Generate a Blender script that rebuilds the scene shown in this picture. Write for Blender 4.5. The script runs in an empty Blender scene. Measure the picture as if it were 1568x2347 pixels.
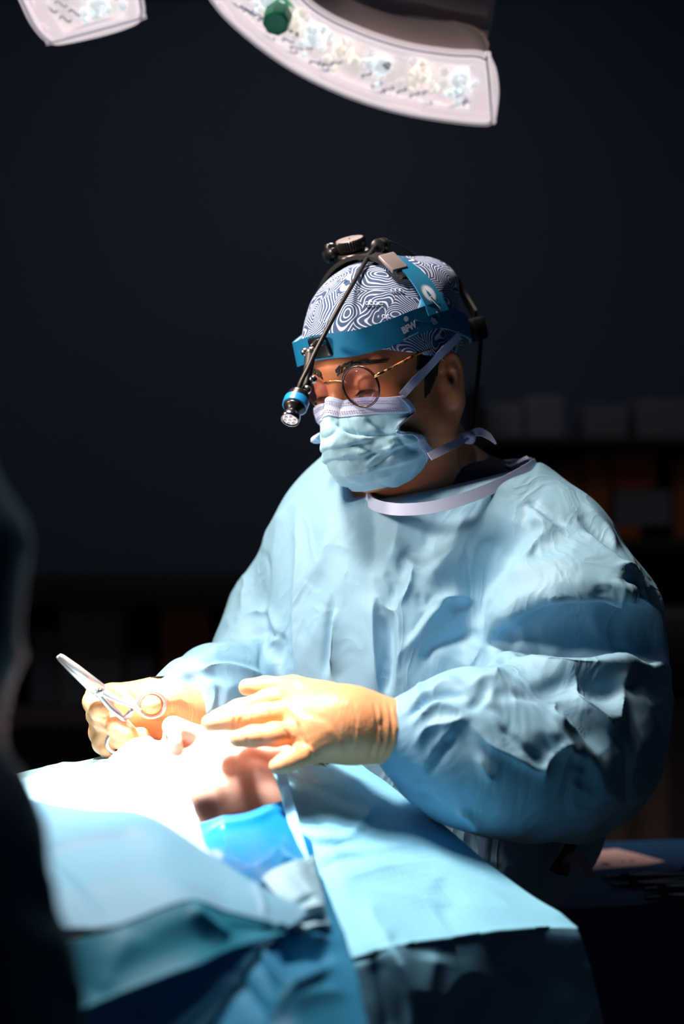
import bpy, math, random
import numpy as np
from mathutils import Vector, Matrix

# ------------------------------------------------------------------ camera, world, light
random.seed(4)
SC = bpy.context.scene
COL = SC.collection
FPX = 3260.0            # focal length in pixels of the 1568 x 2347 frame (50 mm on a 36 mm tall frame)
ZC = 1.40               # camera height above the floor


def P(px, py, d):
    """World point seen at photo pixel (px, py) at distance d along the view axis."""
    return np.array([(px - 784) / FPX * d, d, ZC + (1173.5 - py) / FPX * d])


EYE = np.array([0, 0, ZC])


def A(*rows):
    return np.array([P(*r) for r in rows])


cam = bpy.data.cameras.new('camera')
cam.sensor_fit = 'VERTICAL'
cam.sensor_height = 36.0
cam.lens = 36.0 * FPX / 2347
cam.clip_start = 0.05
cam.dof.use_dof = True
cam.dof.focus_distance = 1.53
cam.dof.aperture_fstop = 2.2
cam_o = bpy.data.objects.new('camera', cam)
cam_o.location = (0, 0, ZC)
cam_o.rotation_euler = (math.pi / 2, 0, 0)
COL.objects.link(cam_o)
SC.camera = cam_o

world = bpy.data.worlds.new('world')
SC.world = world
world.use_nodes = True
bg = world.node_tree.nodes['Background']
bg.inputs[0].default_value = (0.09, 0.33, 0.80, 1)
bg.inputs[1].default_value = 0.010

SC.view_settings.view_transform = 'Standard'
SC.view_settings.look = 'None'
SC.view_settings.gamma = 1
SC.view_settings.use_curve_mapping = False
SC.view_settings.exposure = 0.0


def spot(name, loc, target, power, size, blend, radius, color):
    l = bpy.data.lights.new(name, 'SPOT')
    l.energy = power
    l.spot_size = math.radians(size)
    l.spot_blend = blend
    l.shadow_soft_size = radius
    l.color = color
    o = bpy.data.objects.new(name, l)
    o.location = loc
    d = Vector(target) - Vector(loc)
    o.rotation_euler = d.to_track_quat('-Z', 'Y').to_euler()
    COL.objects.link(o)
    return o


FIELD = P(395, 1735, 1.40)                       # the operating field under the lamps
LAMP_A = P(800, 140, 1.86) - np.array([0, .02, .06])
LAMP_B = np.array([-0.40, 1.26, ZC + 0.95])      # the second lamp, above the frame
spot('lamp_beam', LAMP_B, P(290, 1790, 1.37), 1000, 14.5, 0.85, 0.10, (1.0, 0.93, 0.88))
spot('lamp_pool', LAMP_B + [.10, -.12, 0], P(560, 1840, 1.34), 72, 29, 0.3, 0.16, (1.0, 0.88, 0.82))
spot('lamp_spill', np.array([-.40, 1.32, ZC + 1.12]), P(820, 1400, 1.48), 128, 80, 0.9, 0.14, (1.0, 0.75, 0.60))
spot('added_side_spot', np.array([-.86, 1.22, ZC + .46]), P(800, 1040, 1.55), 50, 46, 0.8, 0.10, (1.0, 0.77, 0.62))  # unseen spot added low at the left to light face and chest
spot('lamp_beam_ring', LAMP_A, P(330, 1760, 1.39), 40, 18, 0.7, 0.08, (1.0, 0.93, 0.88))


def panel(name, loc, target, power, size, color):
    l = bpy.data.lights.new(name, 'AREA')
    l.energy = power
    l.size = size
    l.color = color
    o = bpy.data.objects.new(name, l)
    o.location = loc
    o.rotation_euler = (Vector(target) - Vector(loc)).to_track_quat('-Z', 'Y').to_euler()
    COL.objects.link(o)


panel('added_fill_panel', (0, 3.6, 3.1), (0, 4.6, 1.2), 0.9, 1.2, (.75, .85, 1.0))  # unseen area light added to lift the back wall out of black
panel('added_fill_panel', (1.3, 2.5, 3.1), (1.2, 2.5, 0), 1.4, .8, (.85, .9, 1.0))  # another added fill, brightens the paper on the instrument table
panel('added_fill_panel', (-.7, 2.7, 3.0), (-.9, 4.2, 1.0), 1.3, .8, (.85, .92, 1.0))  # added fill to bring out the cartons in the wall unit



# ------------------------------------------------------------------ mesh tools
def empty(name, label, cat, loc, group=None):
    o = bpy.data.objects.new(name, None)
    o.empty_display_size = 0.05
    COL.objects.link(o)
    o.location = loc
    o['label'] = label
    o['category'] = cat
    if group:
        o['group'] = group
    o['origin'] = [float(v) for v in loc]
    return o


def root_origin(o):
    while o.parent:
        o = o.parent
    return np.array(o['origin'])


def obj(name, geo, mat, parent=None, label=None, cat=None, group=None, kind=None, smooth=True, mods=(), sharp=None):
    """One mesh object. geo = (verts, faces[, uv]) in world metres."""
    V = np.asarray(geo[0], float)
    Fs = geo[1]
    if parent is not None:
        org = root_origin(parent)
    else:
        lo, hi = V.min(0), V.max(0)
        org = np.array([(lo[0] + hi[0]) / 2, (lo[1] + hi[1]) / 2, lo[2]])
    me = bpy.data.meshes.new(name)
    if isinstance(Fs, np.ndarray):
        n, k = Fs.shape
        me.vertices.add(len(V))
        me.vertices.foreach_set('co', (V - org).astype(np.float32).ravel())
        me.loops.add(n * k)
        me.loops.foreach_set('vertex_index', Fs.astype(np.int32).ravel())
        me.polygons.add(n)
        me.polygons.foreach_set('loop_start', np.arange(0, n * k, k, dtype=np.int32))
        me.update(calc_edges=True)
    else:
        me.from_pydata((V - org).tolist(), [], [list(map(int, f)) for f in Fs])
    if len(geo) > 2 and geo[2] is not None:
        uv = me.uv_layers.new(name='uv')
        li = np.zeros(len(me.loops), np.int32)
        me.loops.foreach_get('vertex_index', li)
        uv.data.foreach_set('uv', np.asarray(geo[2], np.float32)[li].ravel())
    me.polygons.foreach_set('use_smooth', [smooth] * len(me.polygons))
    if smooth and sharp is not None:
        me.set_sharp_from_angle(angle=math.radians(sharp))
    me.validate()
    if mat is not None:
        for m in (mat if isinstance(mat, (list, tuple)) else [mat]):
            me.materials.append(m)
    o = bpy.data.objects.new(name, me)
    COL.objects.link(o)
    if parent is not None:
        o.parent = parent
    else:
        o.location = org
        o['origin'] = [float(v) for v in org]
    if label:
        o['label'] = label
    if cat:
        o['category'] = cat
    if group:
        o['group'] = group
    if kind:
        o['kind'] = kind
    for m in mods:
        md = o.modifiers.new(m[0], m[1])
        for k, v in m[2].items():
            setattr(md, k, v)
    return o


def join(*geos):
    V, Fs, n = [], [], 0
    for g in geos:
        V.append(np.asarray(g[0], float))
        Fs += [[int(i) + n for i in f] for f in g[1]]
        n += len(g[0])
    return np.vstack(V), Fs


def unit(v):
    v = np.asarray(v, float)
    return v / (np.linalg.norm(v, axis=-1, keepdims=True) + 1e-12)


def cr(pts, n):
    """Catmull-Rom resample of a polyline to n points (any dimension)."""
    p = np.asarray(pts, float)
    if len(p) == 2:
        t = np.linspace(0, 1, n)[:, None]
        return p[0] * (1 - t) + p[1] * t
    q = np.concatenate([[2 * p[0] - p[1]], p, [2 * p[-1] - p[-2]]])
    t = np.linspace(0, len(p) - 1, n)
    i = np.minimum(t.astype(int), len(p) - 2)
    u = (t - i).reshape(-1, *([1] * (p.ndim - 1)))
    a, b, c, d = q[i], q[i + 1], q[i + 2], q[i + 3]
    return .5 * (2 * b + (c - a) * u + (2 * a - 5 * b + 4 * c - d) * u * u + (3 * b - a - 3 * c + d) * u ** 3)


def tube(pts, r, n=8, res=None, closed=False, caps=True):
    p = np.asarray(pts, float)
    if res:
        if closed:
            p = cr(np.vstack([p, p[:1]]), res + 1)[:-1]
        else:
            rr = np.broadcast_to(np.asarray(r, float), (len(p),))
            r = np.interp(np.linspace(0, len(p) - 1, res), range(len(p)), rr)
            p = cr(p, res)
    m = len(p)
    r = np.broadcast_to(np.asarray(r, float), (m,))
    T = unit(np.roll(p, -1, 0) - np.roll(p, 1, 0)) if closed else unit(np.gradient(p, axis=0))
    ref = np.array([0, 0, 1.]) if abs(T[0][2]) < .9 else np.array([1., 0, 0])
    N = [unit(np.cross(np.cross(T[0], ref), T[0]))]
    for i in range(1, m):
        v = N[-1] - T[i] * (N[-1] @ T[i])
        N.append(unit(v))
    N = np.array(N)
    B = np.cross(T, N)
    a = np.linspace(0, 2 * np.pi, n, endpoint=False)
    V = p[:, None] + r[:, None, None] * (np.cos(a)[None, :, None] * N[:, None] + np.sin(a)[None, :, None] * B[:, None])
    V = V.reshape(-1, 3)
    Fs = []
    for i in range(m if closed else m - 1):
        j = (i + 1) % m
        for k in range(n):
            l = (k + 1) % n
            Fs.append([i * n + k, i * n + l, j * n + l, j * n + k])
    if caps and not closed:
        Fs.append(list(range(n))[::-1])
        Fs.append([(m - 1) * n + k for k in range(n)])
    return V, Fs


def frame_from(axis):
    z = unit(axis)
    ref = np.array([0, 0, 1.]) if abs(z[2]) < .9 else np.array([1., 0, 0])
    x = unit(np.cross(ref, z))
    return x, np.cross(z, x), z


def lathe(base, axis, prof, n=24, wob=None):
    """prof: list of (distance along axis, radius)."""
    x, y, z = frame_from(axis)
    a = np.linspace(0, 2 * np.pi, n, endpoint=False)
    V, Fs = [], []
    for h, r in prof:
        rr = r if wob is None else r * (1 + wob * (np.arange(n) % 2))
        rr = np.broadcast_to(rr, (n,))
        V.append(base + z * h + rr[:, None] * (np.cos(a)[:, None] * x + np.sin(a)[:, None] * y))
    m = len(prof)
    for i in range(m - 1):
        for k in range(n):
            l = (k + 1) % n
            Fs.append([i * n + k, i * n + l, (i + 1) * n + l, (i + 1) * n + k])
    Fs.append(list(range(n))[::-1])
    Fs.append([(m - 1) * n + k for k in range(n)])
    return np.vstack(V), Fs


def box(c, size, X=(1, 0, 0), Y=(0, 1, 0), Z=(0, 0, 1), bev=0.0):
    X, Y, Z = unit(X), unit(Y), unit(Z)
    sx, sy, sz = np.array(size) / 2
    V, Fs = [], []
    if bev <= 0:
        for k in (-1, 1):
            for j in (-1, 1):
                for i in (-1, 1):
                    V.append(np.asarray(c) + X * sx * i + Y * sy * j + Z * sz * k)
        return np.array(V), [[0, 2, 3, 1], [4, 5, 7, 6], [0, 1, 5, 4], [2, 6, 7, 3], [0, 4, 6, 2], [1, 3, 7, 5]]
    b = min(bev, sx * .95, sy * .95, sz * .95)
    ring = []
    for cx, cy, a0 in ((1, 1, 0), (-1, 1, 90), (-1, -1, 180), (1, -1, 270)):
        for s in (0, 45, 90):
            t = math.radians(a0 + s)
            ring.append((cx * (sx - b) + b * math.cos(t), cy * (sy - b) + b * math.sin(t)))
    n = len(ring)
    for z, ins in ((-sz, b), (-sz + b * .3, b * .3), (-sz + b, 0), (sz - b, 0), (sz - b * .3, b * .3), (sz, b)):
        for (u, v) in ring:
            uu = u - math.copysign(ins, u) * (1 if sx > ins else 0)
            vv = v - math.copysign(ins, v) * (1 if sy > ins else 0)
            V.append(np.asarray(c) + X * uu + Y * vv + Z * z)
    for i in range(5):
        for k in range(n):
            l = (k + 1) % n
            Fs.append([i * n + k, i * n + l, (i + 1) * n + l, (i + 1) * n + k])
    Fs.append(list(range(n))[::-1])
    Fs.append([5 * n + k for k in range(n)])
    return np.array(V), Fs


def ribbon(pts, nrm, w, th=.0012, res=None):
    """Strip of width w (scalar or per point) along pts, facing nrm, with thickness."""
    p = np.asarray(pts, float)
    N = np.broadcast_to(np.asarray(nrm, float), p.shape)
    w = np.broadcast_to(np.asarray(w, float), (len(p),))
    if res:
        w = np.interp(np.linspace(0, len(p) - 1, res), range(len(p)), w)
        p, N = cr(p, res), cr(N, res)
    N = unit(N)
    T = unit(np.gradient(p, axis=0))
    S = unit(np.cross(N, T))
    N = np.cross(T, S)
    h = w[:, None] / 2
    V = np.stack([p - S * h, p + S * h, p + S * h + N * th, p - S * h + N * th], 1).reshape(-1, 3)
    m = len(p)
    Fs = []
    for i in range(m - 1):
        for k in range(4):
            l = (k + 1) % 4
            Fs.append([i * 4 + k, i * 4 + l, (i + 1) * 4 + l, (i + 1) * 4 + k])
    Fs += [[3, 2, 1, 0], [(m - 1) * 4 + k for k in range(4)]]
    return V, Fs


def patch(rows, nu, nv):
    """Smooth grid through a control net of world points; returns verts, faces, uv."""
    g = np.array(rows, float)
    g = cr(g, nv)
    g = np.swapaxes(cr(np.swapaxes(g, 0, 1), nu), 0, 1)
    V = g.reshape(-1, 3)
    i = np.arange(nv - 1)[:, None] * nu + np.arange(nu - 1)[None]
    F4 = np.stack([i, i + nu, i + nu + 1, i + 1], -1).reshape(-1, 4)
    uu, vv = np.meshgrid(np.linspace(0, 1, nu), np.linspace(0, 1, nv))
    return V, F4, np.stack([uu.ravel(), vv.ravel()], -1)


# ------------------------------------------------------------------ signed distance modelling
def cap(p, a, b, ra, rb=None):
    rb = ra if rb is None else rb
    a, b = np.asarray(a, float), np.asarray(b, float)
    ba = b - a
    t = np.clip((p - a) @ ba / (ba @ ba + 1e-12), 0, 1)
    return np.linalg.norm(p - a - t[:, None] * ba, axis=1) - (ra + (rb - ra) * t)


def ell(p, c, r, R=None):
    q = p - np.asarray(c, float)
    if R is not None:
        q = q @ np.asarray(R).T
    r = np.asarray(r, float)
    k0 = np.linalg.norm(q / r, axis=1)
    k1 = np.linalg.norm(q / (r * r), axis=1) + 1e-9
    return k0 * (k0 - 1) / k1


def smin(a, b, k):
    h = np.maximum(k - np.abs(a - b), 0) / k
    return np.minimum(a, b) - h * h * k * .25


def smax(a, b, k):
    return -smin(-a, -b, k)


def chain(p, pts, rad, k=.01):
    d = None
    for i in range(len(pts) - 1):
        e = cap(p, pts[i], pts[i + 1], rad[i], rad[i + 1])
        d = e if d is None else smin(d, e, k)
    return d


def mesh_sdf(f, lo, hi, h, smooth=2):
    """Surface nets over a sparse block grid."""
    lo, hi = np.asarray(lo, float), np.asarray(hi, float)
    B = 8
    nb = np.ceil((hi - lo) / (h * B)).astype(int)
    n = nb * B
    bc = np.stack(np.meshgrid(*[np.arange(k) for k in nb], indexing='ij'), -1).reshape(-1, 3)
    cb = f(lo + (bc * B + (B - 1) / 2) * h)
    act = np.abs(cb) < B * h * 1.25
    cbv = cb.reshape(nb).astype(np.float32)
    Vv = np.repeat(np.repeat(np.repeat(cbv, B, 0), B, 1), B, 2)
    off = np.stack(np.meshgrid(*[np.arange(B)] * 3, indexing='ij'), -1).reshape(-1, 3)
    ab = bc[act]
    for s in range(0, len(ab), 600):
        g = (ab[s:s + 600, None] * B + off[None]).reshape(-1, 3)
        Vv[g[:, 0], g[:, 1], g[:, 2]] = f(lo + g * h)
    ins = Vv < 0
    s = sum(ins[a:n[0] - 1 + a, b:n[1] - 1 + b, c:n[2] - 1 + c].astype(np.uint8) for a in (0, 1) for b in (0, 1) for c in (0, 1))
    cell = (s > 0) & (s < 8)
    idx = np.argwhere(cell)
    ids = np.full(cell.shape, -1, np.int32)
    ids[cell] = np.arange(len(idx))
    acc, cnt = np.zeros((len(idx), 3)), np.zeros(len(idx))
    cor = [np.array(c) for c in np.ndindex(2, 2, 2)]
    for ax in range(3):
        for c in cor:
            if c[ax]:
                continue
            d = c.copy()
            d[ax] = 1
            va = Vv[tuple((idx + c).T)]
            vb = Vv[tuple((idx + d).T)]
            x = (va < 0) != (vb < 0)
            t = (va[x] / (va[x] - vb[x]))[:, None]
            acc[x] += c + t * (d - c)
            cnt[x] += 1
    V = lo + (idx + acc / cnt[:, None]) * h
    quads = []
    for ax in range(3):
        u, w = (ax + 1) % 3, (ax + 2) % 3
        a = np.moveaxis(ins, (ax, u, w), (0, 1, 2))
        I = np.moveaxis(ids, (ax, u, w), (0, 1, 2))
        x = a[:-1] != a[1:]
        x[:, 0, :] = x[:, -1, :] = False
        x[:, :, 0] = x[:, :, -1] = False
        e = np.argwhere(x)
        i, j, k = e.T
        q = np.stack([I[i, j - 1, k - 1], I[i, j, k - 1], I[i, j, k], I[i, j - 1, k]], 1)
        fl = ~a[i, j, k]
        q[fl] = q[fl][:, ::-1]
        quads.append(q)
    Q = np.vstack(quads)
    Q = Q[(Q >= 0).all(1)]
    if smooth:
        V = laplace(V, Q, smooth)
    return V, Q


def largest(V, Q):
    lab = np.arange(len(V))
    while True:
        m = lab[Q].min(1)
        new = lab.copy()
        for c in range(4):
            np.minimum.at(new, Q[:, c], m)
        new = new[new]
        if (new == lab).all():
            break
        lab = new
    keep = lab == np.bincount(lab).argmax()
    ids = np.cumsum(keep) - 1
    return V[keep], ids[Q[keep[Q[:, 0]]]]


def laplace(V, Q, it, lam=.5):
    E = np.vstack([Q[:, [0, 1]], Q[:, [1, 2]], Q[:, [2, 3]], Q[:, [3, 0]]])
    a, b = np.r_[E[:, 0], E[:, 1]], np.r_[E[:, 1], E[:, 0]]
    cnt = np.maximum(np.bincount(a, minlength=len(V)), 1)
    for _ in range(it):
        M = np.stack([np.bincount(a, V[b, k], len(V)) for k in range(3)], 1) / cnt[:, None]
        V = V + lam * (M - V)
    return V


def normals(V, Q):
    n = np.cross(V[Q[:, 2]] - V[Q[:, 0]], V[Q[:, 3]] - V[Q[:, 1]])
    N = np.stack([sum(np.bincount(Q[:, c], n[:, k], len(V)) for c in range(4)) for k in range(3)], 1)
    return unit(N)


_rng = np.random.default_rng(11)
_tab = _rng.random((64, 64, 64)) * 2 - 1


def noise(p):
    i = np.floor(p).astype(int)
    f = p - i
    f = f * f * f * (f * (f * 6 - 15) + 10)
    r = 0
    for c in np.ndindex(2, 2, 2):
        w = np.ones(len(p))
        for k in range(3):
            w = w * (f[:, k] if c[k] else 1 - f[:, k])
        j = (i + c) & 63
        r = r + w * _tab[j[:, 0], j[:, 1], j[:, 2]]
    return r


def crumple(p, s, warp=.6):
    """Ridged noise: sharp creases between rounded billows, in -1..0."""
    q = p * s
    q = q + warp * np.stack([noise(q * .7 + 11), noise(q * .7 + 23), noise(q * .7 + 37)], 1)
    return -np.abs(noise(q)) * 1.6


def pix(V):
    return np.stack([784 + V[:, 0] / V[:, 1] * FPX, 1173.5 - (V[:, 2] - ZC) / V[:, 1] * FPX], 1)


def sculpt(V, N, strokes, dwin=.045, X=None):
    """Raise folds and press creases along strokes drawn on the side of the cloth that faces the camera.
    stroke = (points, height in mm, reach in px on the left of its direction, reach on its right)."""
    q = pix(V)
    dep = V[:, 1]
    view = unit(np.array([0, 0, ZC]) - V)
    face = np.clip((N * view).sum(1) * 2.5 + .15, 0, 1)
    D = np.zeros(len(V))
    cand = np.nonzero(face > 0)[0]
    qc, dc = q[cand], dep[cand]
    for st in strokes:
        pts, amp, wl, wr = st[:4]
        dref = st[4] if len(st) > 4 else None
        p = cr(np.array(pts, float), max(8, 5 * len(pts)))
        m = 2.6 * max(wl, wr)
        lo, hi = p.min(0) - m, p.max(0) + m
        s = cand[(qc[:, 0] > lo[0]) & (qc[:, 0] < hi[0]) & (qc[:, 1] > lo[1]) & (qc[:, 1] < hi[1])]
        if not len(s):
            continue
        qq = q[s]
        best = np.full(len(s), 1e9)
        sgn, par = np.zeros(len(s)), np.zeros(len(s))
        L = np.r_[0, np.cumsum(np.linalg.norm(np.diff(p, axis=0), axis=1))]
        for i in range(len(p) - 1):
            ab = p[i + 1] - p[i]
            l2 = ab @ ab + 1e-9
            t = np.clip((qq - p[i]) @ ab / l2, 0, 1)
            r = qq - p[i] - t[:, None] * ab
            dd = np.linalg.norm(r, axis=1)
            b = dd < best
            best[b] = dd[b]
            cz = ab[0] * (qq[:, 1] - p[i, 1]) - ab[1] * (qq[:, 0] - p[i, 0])
            sgn[b] = cz[b]
            par[b] = (L[i] + t[b] * (L[i + 1] - L[i])) / L[-1]
        w = np.where(sgn < 0, wl, wr)      # left of the direction of travel on the picture = negative
        prof = np.exp(-(best / w) ** 1.45) * np.clip(np.sin(np.pi * np.clip(par, .02, .98)) * 1.6, 0, 1) ** .7
        if dref is None:
            near = best < max(12, .3 * max(wl, wr))
            dref_v = np.percentile(dep[s][near], 20) if near.any() else np.median(dep[s])
        else:
            dref_v = dref
        prof *= np.exp(-((dep[s] - dref_v) / dwin) ** 2)
        D[s] += amp * .001 * prof * face[s]
    return V + N * D[:, None]


# ------------------------------------------------------------------ materials
def mat(name, col, rough=.6, metal=0, spec=.5, nscale=0, nstr=.1, bump=0, bscale=200, sss=0, sssr=(1, .3, .15), trans=0, coat=0,
        emit=None, estr=0, alpha=1, sheen=0, transl=0, bdist=.001):
    m = bpy.data.materials.new(name)
    m.use_nodes = True
    nt = m.node_tree
    b = nt.nodes['Principled BSDF']
    b.inputs['Base Color'].default_value = (*col, 1)
    b.inputs['Roughness'].default_value = rough
    b.inputs['Metallic'].default_value = metal
    b.inputs['Specular IOR Level'].default_value = spec
    b.inputs['Transmission Weight'].default_value = trans
    b.inputs['Coat Weight'].default_value = coat
    b.inputs['Sheen Weight'].default_value = sheen
    if sss:
        b.inputs['Subsurface Weight'].default_value = sss
        b.inputs['Subsurface Radius'].default_value = sssr
        b.inputs['Subsurface Scale'].default_value = .006
    if emit:
        b.inputs['Emission Color'].default_value = (*emit, 1)
        b.inputs['Emission Strength'].default_value = estr
    tc = nt.nodes.new('ShaderNodeTexCoord')
    if nscale:
        n = nt.nodes.new('ShaderNodeTexNoise')
        n.inputs['Scale'].default_value = nscale
        n.inputs['Detail'].default_value = 5
        nt.links.new(tc.outputs['Object'], n.inputs['Vector'])
        mx = nt.nodes.new('ShaderNodeMix')
        mx.data_type = 'RGBA'
        mx.inputs['A'].default_value = (*[c * (1 - nstr) for c in col], 1)
        mx.inputs['B'].default_value = (*[min(1, c * (1 + nstr)) for c in col], 1)
        nt.links.new(n.outputs['Fac'], mx.inputs['Factor'])
        nt.links.new(mx.outputs['Result'], b.inputs['Base Color'])
    if bump:
        n = nt.nodes.new('ShaderNodeTexNoise')
        n.inputs['Scale'].default_value = bscale
        n.inputs['Detail'].default_value = 4
        nt.links.new(tc.outputs['Object'], n.inputs['Vector'])
        bp = nt.nodes.new('ShaderNodeBump')
        bp.inputs['Strength'].default_value = bump
        bp.inputs['Distance'].default_value = bdist
        nt.links.new(n.outputs['Fac'], bp.inputs['Height'])
        nt.links.new(bp.outputs['Normal'], b.inputs['Normal'])
    if transl:
        out = nt.nodes['Material Output']
        t = nt.nodes.new('ShaderNodeBsdfTranslucent')
        t.inputs[0].default_value = (*col, 1)
        ms = nt.nodes.new('ShaderNodeMixShader')
        ms.inputs[0].default_value = transl
        nt.links.new(b.outputs[0], ms.inputs[1])
        nt.links.new(t.outputs[0], ms.inputs[2])
        nt.links.new(ms.outputs[0], out.inputs[0])
    return m


def nodes_of(m):
    return m.node_tree, m.node_tree.nodes['Principled BSDF']


GOWN = (.22, .465, .66)
M = {
    'gown': mat('gown_fabric', GOWN, .55, spec=.35, nscale=9, nstr=.05, bump=.12, bscale=900, bdist=.0006),
    'binding': mat('white_binding', (.46, .58, .84), .8, bump=.25, bscale=1500),
    'scrub': mat('navy_scrub', (.012, .02, .05), .85, bump=.3, bscale=1200),
    'skin': mat('brown_skin', (.50, .19, .088), .48, nscale=60, nstr=.14, bump=.18, bscale=700, sss=.12, bdist=.0008),
    'pale_skin': mat('pale_skin', (.78, .49, .40), .5, nscale=40, nstr=.12, bump=.15, bscale=600, sss=.15, bdist=.0008),
    'latex': mat('latex', (.86, .42, .20), .42, spec=.45, nscale=30, nstr=.06, bump=.10, bscale=260, sss=.15, sssr=(1, .45, .2), bdist=.002),
    'hair': mat('dark_hair', (.012, .009, .008), .5),
    'light_hair': mat('sandy_hair', (.36, .18, .10), .5),
    'eye': mat('eye_white', (.6, .5, .45), .15),
    'iris': mat('brown_iris', (.02, .01, .006), .1),
    'lips': mat('lips', (.6, .25, .2), .4),
    'strap': mat('blue_strap', (.008, .16, .34), .36, spec=.5, bump=.12, bscale=2500),
    'strap_edge': mat('pale_strap_lining', (.45, .6, .68), .6),
    'print': mat('white_print', (.56, .70, .90), .5),
    'black': mat('black_plastic', (.009, .010, .012), .28, spec=.6),
    'rubber': mat('black_rubber', (.006, .007, .009), .5),
    'grey': mat('grey_plastic', (.30, .28, .30), .32, spec=.5, metal=.2),
    'steel': mat('steel', (.62, .60, .62), .22, metal=1),
    'dark_steel': mat('dark_steel', (.10, .11, .13), .3, metal=1),
    'blue_ring': mat('blue_anodised_ring', (.012, .25, .62), .3, spec=.6, coat=.3),
    'gold': mat('gold_metal', (.75, .42, .16), .25, metal=1),
    'blood': mat('blood', (.30, .008, .004), .25),
    'stitch': mat('grey_stitching', (.20, .18, .27), .8),
    'mask': mat('mask_fabric', (.40, .78, .98), .75, bump=.2, bscale=1300, transl=.12),
    'mask_white': mat('mask_binding', (.48, .62, .90), .8, bump=.25, bscale=1500),
    'tie': mat('mask_tie', (.38, .45, .70), .85, bump=.4, bscale=1400),
    'towel': mat('pale_cyan_drape', (.34, .64, .84), .6, bump=.5, bscale=500, bdist=.001, nscale=60, nstr=.2),
    'plastic_drape': mat('cyan_plastic_drape', (.003, .155, .40), .3, spec=.5, bump=.15, bscale=60, bdist=.003),
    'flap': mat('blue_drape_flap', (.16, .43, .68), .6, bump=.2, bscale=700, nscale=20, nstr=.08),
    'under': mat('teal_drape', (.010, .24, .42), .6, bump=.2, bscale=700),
    'deep': mat('deep_blue_drape', (.008, .19, .40), .65, bump=.2, bscale=500),
}


def crease_bump(m, scale, dist, strength):
    """Fine sharp creases of pressed cloth, added under the weave bump."""
    nt, b = nodes_of(m)
    tc = nt.nodes.new('ShaderNodeTexCoord')
    n = nt.nodes.new('ShaderNodeTexNoise')
    n.inputs['Scale'].default_value = scale
    n.inputs['Detail'].default_value = 2.5
    n.inputs['Distortion'].default_value = 1.2
    mp = nt.nodes.new('ShaderNodeMapping')
    mp.inputs['Scale'].default_value = (1, 1, .55)
    sb = nt.nodes.new('ShaderNodeMath'); sb.operation = 'SUBTRACT'; sb.inputs[1].default_value = .5
    ab = nt.nodes.new('ShaderNodeMath'); ab.operation = 'ABSOLUTE'
    bp = nt.nodes.new('ShaderNodeBump')
    bp.inputs['Strength'].default_value = strength
    bp.inputs['Distance'].default_value = dist
    bp.invert = True
    old = b.inputs['Normal'].links[0].from_node if b.inputs['Normal'].links else None
    L = nt.links.new
    L(tc.outputs['Object'], mp.inputs[0]); L(mp.outputs[0], n.inputs['Vector']); L(n.outputs['Fac'], sb.inputs[0]); L(sb.outputs[0], ab.inputs[0]); L(ab.outputs[0], bp.inputs['Height'])
    if old:
        L(bp.outputs[0], old.inputs['Normal'])
    else:
        L(bp.outputs[0], b.inputs['Normal'])


crease_bump(M['gown'], 17, .012, .55)
crease_bump(M['mask'], 40, .004, .4)
crease_bump(M['latex'], 60, .0022, .35)
crease_bump(M['towel'], 60, .004, .6)


# ------------------------------------------------------------------ the room
M['wall'] = mat('dark_grey_wall', (.15, .19, .27), .8, nscale=1.5, nstr=.12)
M['floor'] = mat('dark_vinyl_floor', (.10, .10, .11), .45, nscale=3, nstr=.15)
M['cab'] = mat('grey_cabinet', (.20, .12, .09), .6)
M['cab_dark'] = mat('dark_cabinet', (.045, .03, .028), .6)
M['box_a'] = mat('grey_carton', (.36, .31, .32), .7)
M['box_b'] = mat('blue_grey_carton', (.28, .24, .26), .7)
M['orange'] = mat('orange_bin', (.75, .14, .02), .5)
M['amber'] = mat('amber_bin', (.55, .16, .04), .5)
M['curtain'] = mat('grey_mesh_curtain', (.10, .075, .075), .85, bump=.4, bscale=60, nscale=26, nstr=.35)


def structure(name, geo, m):
    return obj(name, geo, m, kind='structure', smooth=False)


structure('floor', box((0, 2.6, -.03), (7, 6.4, .06)), M['floor'])
structure('wall_back', box((0, 5.05, 1.6), (7, .10, 3.2)), M['wall'])


def bx(x0, x1, y0, y1, d, th):
    """Box whose front face spans the photo rectangle x0..x1, y0..y1 at distance d, th deep."""
    a, b = P(x0, y1, d), P(x1, y0, d)
    return box(((a[0] + b[0]) / 2, d + th / 2, (a[2] + b[2]) / 2), (b[0] - a[0], th, b[2] - a[2]), bev=.006)


# counter along the left of the back wall, with things standing in its niche
ctr = empty('wall_unit', 'dark wall unit low behind the surgeon at the left', 'cabinet', P(250, 1700, 4.3) * [1, 1, 0])
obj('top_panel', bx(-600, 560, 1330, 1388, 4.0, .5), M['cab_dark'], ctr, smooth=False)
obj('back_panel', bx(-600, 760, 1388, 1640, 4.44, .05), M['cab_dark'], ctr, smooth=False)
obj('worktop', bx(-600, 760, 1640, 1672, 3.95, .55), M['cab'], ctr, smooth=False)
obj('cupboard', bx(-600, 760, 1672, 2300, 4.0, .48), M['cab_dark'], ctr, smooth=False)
for (x0, x1, y0, y1, mk, lb, ct) in ((134, 282, 1392, 1617, 'box_a', 'tall pale grey carton standing in the wall unit', 'carton'), (70, 130, 1440, 1617, 'box_b', 'narrow grey carton left of the tall pale carton', 'carton'),
                                     (368, 478, 1392, 1546, 'amber', 'brown amber bin in the shadows of the wall unit', 'bin'), (290, 352, 1500, 1617, 'box_b', 'low grey carton right of the tall pale carton', 'carton'),
                                     (372, 450, 1546, 1617, 'box_b', 'flat grey carton under the brown amber bin', 'carton')):
    obj('carton' if ct == 'carton' else 'storage_bin', bx(x0, x1, y0, y1, 4.15, .22), M[mk], label=lb, cat=ct, smooth=False)
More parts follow.
